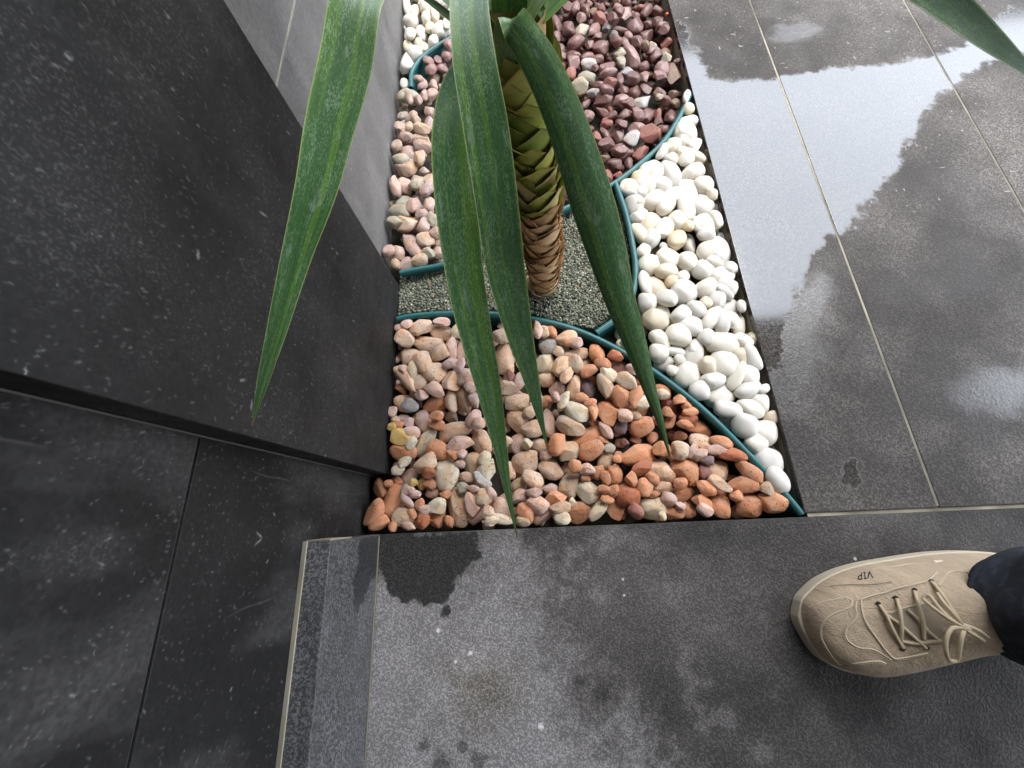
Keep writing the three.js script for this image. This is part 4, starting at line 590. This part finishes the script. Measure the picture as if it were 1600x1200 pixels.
  const patch = (pxs, off, m, name) => { // a panel of leather following the upper
    const poly = pxs.map(([x, y]) => { const b = on(1200 + x / 4, 820 + y / 4); return new THREE.Vector2(b[2], b[3] * 0.1); });
    let g = new THREE.ShapeGeometry(new THREE.Shape(new THREE.SplineCurve([...poly, poly[0]]).getPoints(pxs.length * 5).slice(0, -1))).toNonIndexed();
    for (let s = 0; s < 3; s++) { const p = g.attributes.position, q = []; for (let i = 0; i < p.count; i += 3) { const a = V(p.getX(i), p.getY(i), 0), b = V(p.getX(i + 1), p.getY(i + 1), 0), c = V(p.getX(i + 2), p.getY(i + 2), 0), ab = a.clone().lerp(b, 0.5), bc = b.clone().lerp(c, 0.5), ca = c.clone().lerp(a, 0.5); for (const k of [a, ab, ca, ab, b, bc, ca, bc, c, ab, bc, ca]) q.push(k.x, k.y, 0); } g = new THREE.BufferGeometry(); g.setAttribute('position', new THREE.Float32BufferAttribute(q, 3)); }
    const p = g.attributes.position, uv = []; for (let i = 0; i < p.count; i++) { const w = up(p.getX(i), clamp(p.getY(i) * 10, 0.02, 0.98), off); p.setXYZ(i, w.x, w.y, w.z); uv.push(w.x * 9 + off * 300, w.z * 9); } g.setAttribute('uv', new THREE.Float32BufferAttribute(uv, 2)); const gg = mergeVertices(g, 1e-5); gg.computeVertexNormals(); mesh(name, gg, m, shoe);
  };
  patch([[745, 552], [865, 530], [975, 498], [1060, 480], [1090, 560], [1090, 650], [1060, 712], [920, 722], [828, 708], [785, 640]], 0.0005, tongueShadeM, 'tongue');
  patch([[262, 518], [340, 487], [430, 464], [490, 459], [516, 477], [518, 503], [478, 528], [418, 553], [368, 588], [340, 640], [335, 700], [360, 768], [408, 836], [440, 872], [560, 866], [690, 856], [725, 872], [640, 890], [500, 905], [400, 890], [320, 830], [262, 740], [238, 640], [240, 570]], 0.0007, suede2, 'toe_panel');
  for (const e of [[685, 493], [800, 455], [912, 408], [1022, 350], [845, 772], [990, 770]]) { const g = new THREE.SphereGeometry(0.0022, 10, 8); g.scale(1.3, 0.5, 0.9); mesh('eyelet', g, black, shoe).position.copy(O(e, 0.0004)); }
  const lace = (pts, offs, r = 0.0017) => mesh('lace', tube(pts.map((p, i) => O(p, Array.isArray(offs) ? offs[i] : offs)), r, pts.length * 10, 8), laceM, shoe);
  lace([[690, 500], [730, 570], [775, 650], [845, 768]], [0.001, 0.004, 0.004, 0.001]);
  lace([[803, 462], [815, 540], [822, 630], [826, 712]], [0.001, 0.0055, 0.0055, 0.002]);
  lace([[914, 414], [932, 500], [950, 600], [966, 706]], [0.001, 0.0055, 0.006, 0.002]);
  lace([[742, 562], [800, 610], [880, 680], [985, 768]], [0.002, 0.0035, 0.0035, 0.001]);
  lace([[868, 530], [940, 600], [1000, 660], [1066, 722]], [0.002, 0.0035, 0.0035, 0.001]);
  lace([[1024, 358], [1080, 440], [1140, 540], [1200, 625]], [0.001, 0.005, 0.007, 0.008]);
  lace([[832, 726], [920, 738], [1020, 724], [1090, 716]], 0.0016, 0.0016);
  const K = O([1205, 630], 0.010), up1 = (zx, zy, h) => at(1200 + zx / 4, 820 + zy / 4, h);
  const kh = K.y;
  const loop = (pts, n = 'lace') => mesh(n, tube(pts, 0.0018, pts.length * 10, 8), laceM, shoe);
  loop([K, up1(1110, 575, kh + 0.003), up1(1010, 500, kh - 0.004), up1(972, 462, kh - 0.01), up1(1000, 440, kh - 0.008), up1(1070, 520, kh - 0.002), up1(1140, 590, kh + 0.002), K]);
  loop([K, up1(1150, 648, kh + 0.004), up1(1118, 700, kh + 0.004), up1(1112, 790, kh), up1(1140, 850, kh - 0.006), up1(1180, 845, kh - 0.006), up1(1195, 780, kh), up1(1212, 700, kh + 0.004), K]);
  loop([K, up1(1260, 640, kh + 0.003), up1(1320, 665, kh + 0.004), up1(1375, 705, kh + 0.002)]);
  loop([K, up1(1250, 665, kh + 0.003), up1(1300, 695, kh + 0.003), up1(1345, 725, kh)]);
  loop([K, up1(1160, 560, kh + 0.002), up1(1100, 490, kh - 0.002), up1(1060, 430, kh - 0.012)]);
  { const g = new THREE.SphereGeometry(0.0048, 14, 10); g.scale(1.1, 0.8, 0.9); mesh('lace_knot', g, laceM, shoe).position.copy(K).add(V(0, 0.001, 0)); }
  { const g = new RoundedBoxGeometry(0.011, 0.003, 0.005, 2, 0.0012); const tb = mesh('tab', g, std({ color: lin(0.62, 0.50, 0.38), roughness: 0.7 }), shoe); tb.position.copy(O([1067, 230], 0.001)); tb.rotation.x = -0.8; }
  // printed lettering on the side
  const font = await new FontLoader().loadAsync('fonts/droid/droid_sans_regular.typeface.json');
  const write = (str, a, b, c) => { // baseline from pixel a to b, cap height reaching pixel c above a
    const g = new TextGeometry(str, { font, size: 1, depth: 0.02, curveSegments: 4, bevelEnabled: false }); g.computeBoundingBox(); const w = g.boundingBox.max.x, [A, B, C] = [a, b, c].map(([x, y]) => on(1200 + x / 4, 820 + y / 4)), p = g.attributes.position;
    for (let i = 0; i < p.count; i++) { const f = p.getX(i) / w, q = up(lerp(A[2], B[2], f) + p.getY(i) * (C[2] - A[2]), lerp(A[3], B[3], f) + p.getY(i) * (C[3] - A[3]), 0.0004 + p.getZ(i) * 0.01); p.setXYZ(i, q.x, q.y, q.z); }
    g.computeVertexNormals(); mesh('lettering', g, black, shoe);
  };
  write('VIP', [652, 292], [560, 306], [660, 334]);
  write('FASHION', [1078, 176], [915, 216], [1080, 192]);
  // padded collar, sock, jeans
  const ringP = []; for (let i = 0; i < 24; i++) { const a = i / 24 * 6.2832; ringP.push(V(0.503 + Math.cos(a) * 0.056, 0.098 + 0.006 * Math.cos(a), 0.115 + Math.sin(a) * 0.034)); }
  mesh('collar', new THREE.TubeGeometry(new THREE.CatmullRomCurve3(ringP, true), 60, 0.008, 10, true), suede2, shoe);
  const limb = (cs, seg, rad, seed, fold) => { // cs: centre, rx, rz
    const P = [], UV = [], I = [], c = new THREE.CatmullRomCurve3(cs.map((k) => V(...k[0])));
    for (let i = 0; i <= seg; i++) { const u = i / seg, x = u * (cs.length - 1), k = Math.min(cs.length - 2, Math.floor(x)), f = sst(0, 1, x - k), q = c.getPoint(u), rx = lerp(cs[k][1], cs[k + 1][1], f), rz = lerp(cs[k][2], cs[k + 1][2], f), tg = c.getTangent(u), e1 = V(1, 0, 0).addScaledVector(tg, -tg.x).normalize(), e2 = tg.clone().cross(e1).normalize();
      for (let j = 0; j <= rad; j++) { const a = j / rad * 6.2832, n = 1 + fold * (Math.sin(a * 3 + u * 9 + seed) * 0.5 + Math.sin(a * 5 - u * 26 + seed) * 0.35 + Math.sin(u * 60 + Math.sin(a * 2) * 2.5) * 0.5), p = q.clone().addScaledVector(e1, Math.cos(a) * rx * n).addScaledVector(e2, Math.sin(a) * rz * n); P.push(p.x, p.y, p.z); UV.push(j / rad * 4, u * 6); } }
    for (let i = 0; i < seg; i++) for (let j = 0; j < rad; j++) { const k = i * (rad + 1) + j; I.push(k, k + rad + 1, k + 1, k + 1, k + rad + 1, k + rad + 2); }
    const g = new THREE.BufferGeometry(); g.setAttribute('position', new THREE.Float32BufferAttribute(P, 3)); g.setAttribute('uv', new THREE.Float32BufferAttribute(UV, 2)); g.setIndex(I); const m = mergeVertices(g, 1e-6); m.computeVertexNormals(); return m;
  };
  const sockTex = tex(128, 128, (u, v) => { const n = fbm(u * 30, v * 30, 2), k = sst(0.5, 0.8, fbm(u * 12, v * 18, 2)); return [0.10 + 0.3 * k + 0.05 * n, 0.055 + 0.3 * k + 0.04 * n, 0.045 + 0.3 * k + 0.04 * n]; });
  mesh('sock', limb([[[0.497, 0.07, 0.115], 0.055, 0.034], [[0.497, 0.11, 0.114], 0.052, 0.034], [[0.505, 0.17, 0.112], 0.044, 0.036], [[0.51, 0.24, 0.112], 0.043, 0.04]], 20, 24, 1, 0.02), std({ map: sockTex, roughness: 0.9 }), person);
  const denim = tex(512, 512, (u, v) => { const tw = 0.5 + 0.5 * Math.sin((u * 4 + v) * 520), n = fbm(u * 14, v * 14, 4), f = fbm(u * 160, v * 160, 2), k = 0.011 + 0.016 * tw * f + 0.05 * Math.max(0, n - 0.42); return [k * 0.9, k * 1.08, k * 1.6]; });
  mesh('jeans', limb([[[0.510, 0.088, 0.112], 0.072, 0.056], [[0.506, 0.115, 0.110], 0.070, 0.055], [[0.506, 0.19, 0.110], 0.066, 0.056], [[0.535, 0.30, 0.115], 0.07, 0.065], [[0.555, 0.40, 0.12], 0.075, 0.072], [[0.585, 0.47, 0.125], 0.078, 0.078], [[0.66, 0.50, 0.14], 0.08, 0.08], [[0.80, 0.50, 0.17], 0.085, 0.085], [[0.95, 0.49, 0.2], 0.09, 0.09]], 140, 70, 2, 0.075), std({ map: denim, roughness: 0.95, side: THREE.DoubleSide }), person);
  { const h = []; for (let i = 0; i < 40; i++) { const a = i / 40 * 6.2832; h.push(V(0.510 + Math.cos(a) * 0.0735, 0.089 + 0.003 * Math.sin(a * 3), 0.112 + Math.sin(a) * 0.0575)); } mesh('jeans_hem', new THREE.TubeGeometry(new THREE.CatmullRomCurve3(h, true), 80, 0.0026, 8, true), std({ map: denim, roughness: 0.95 }), person); }
}

renderer.render(scene, camera);
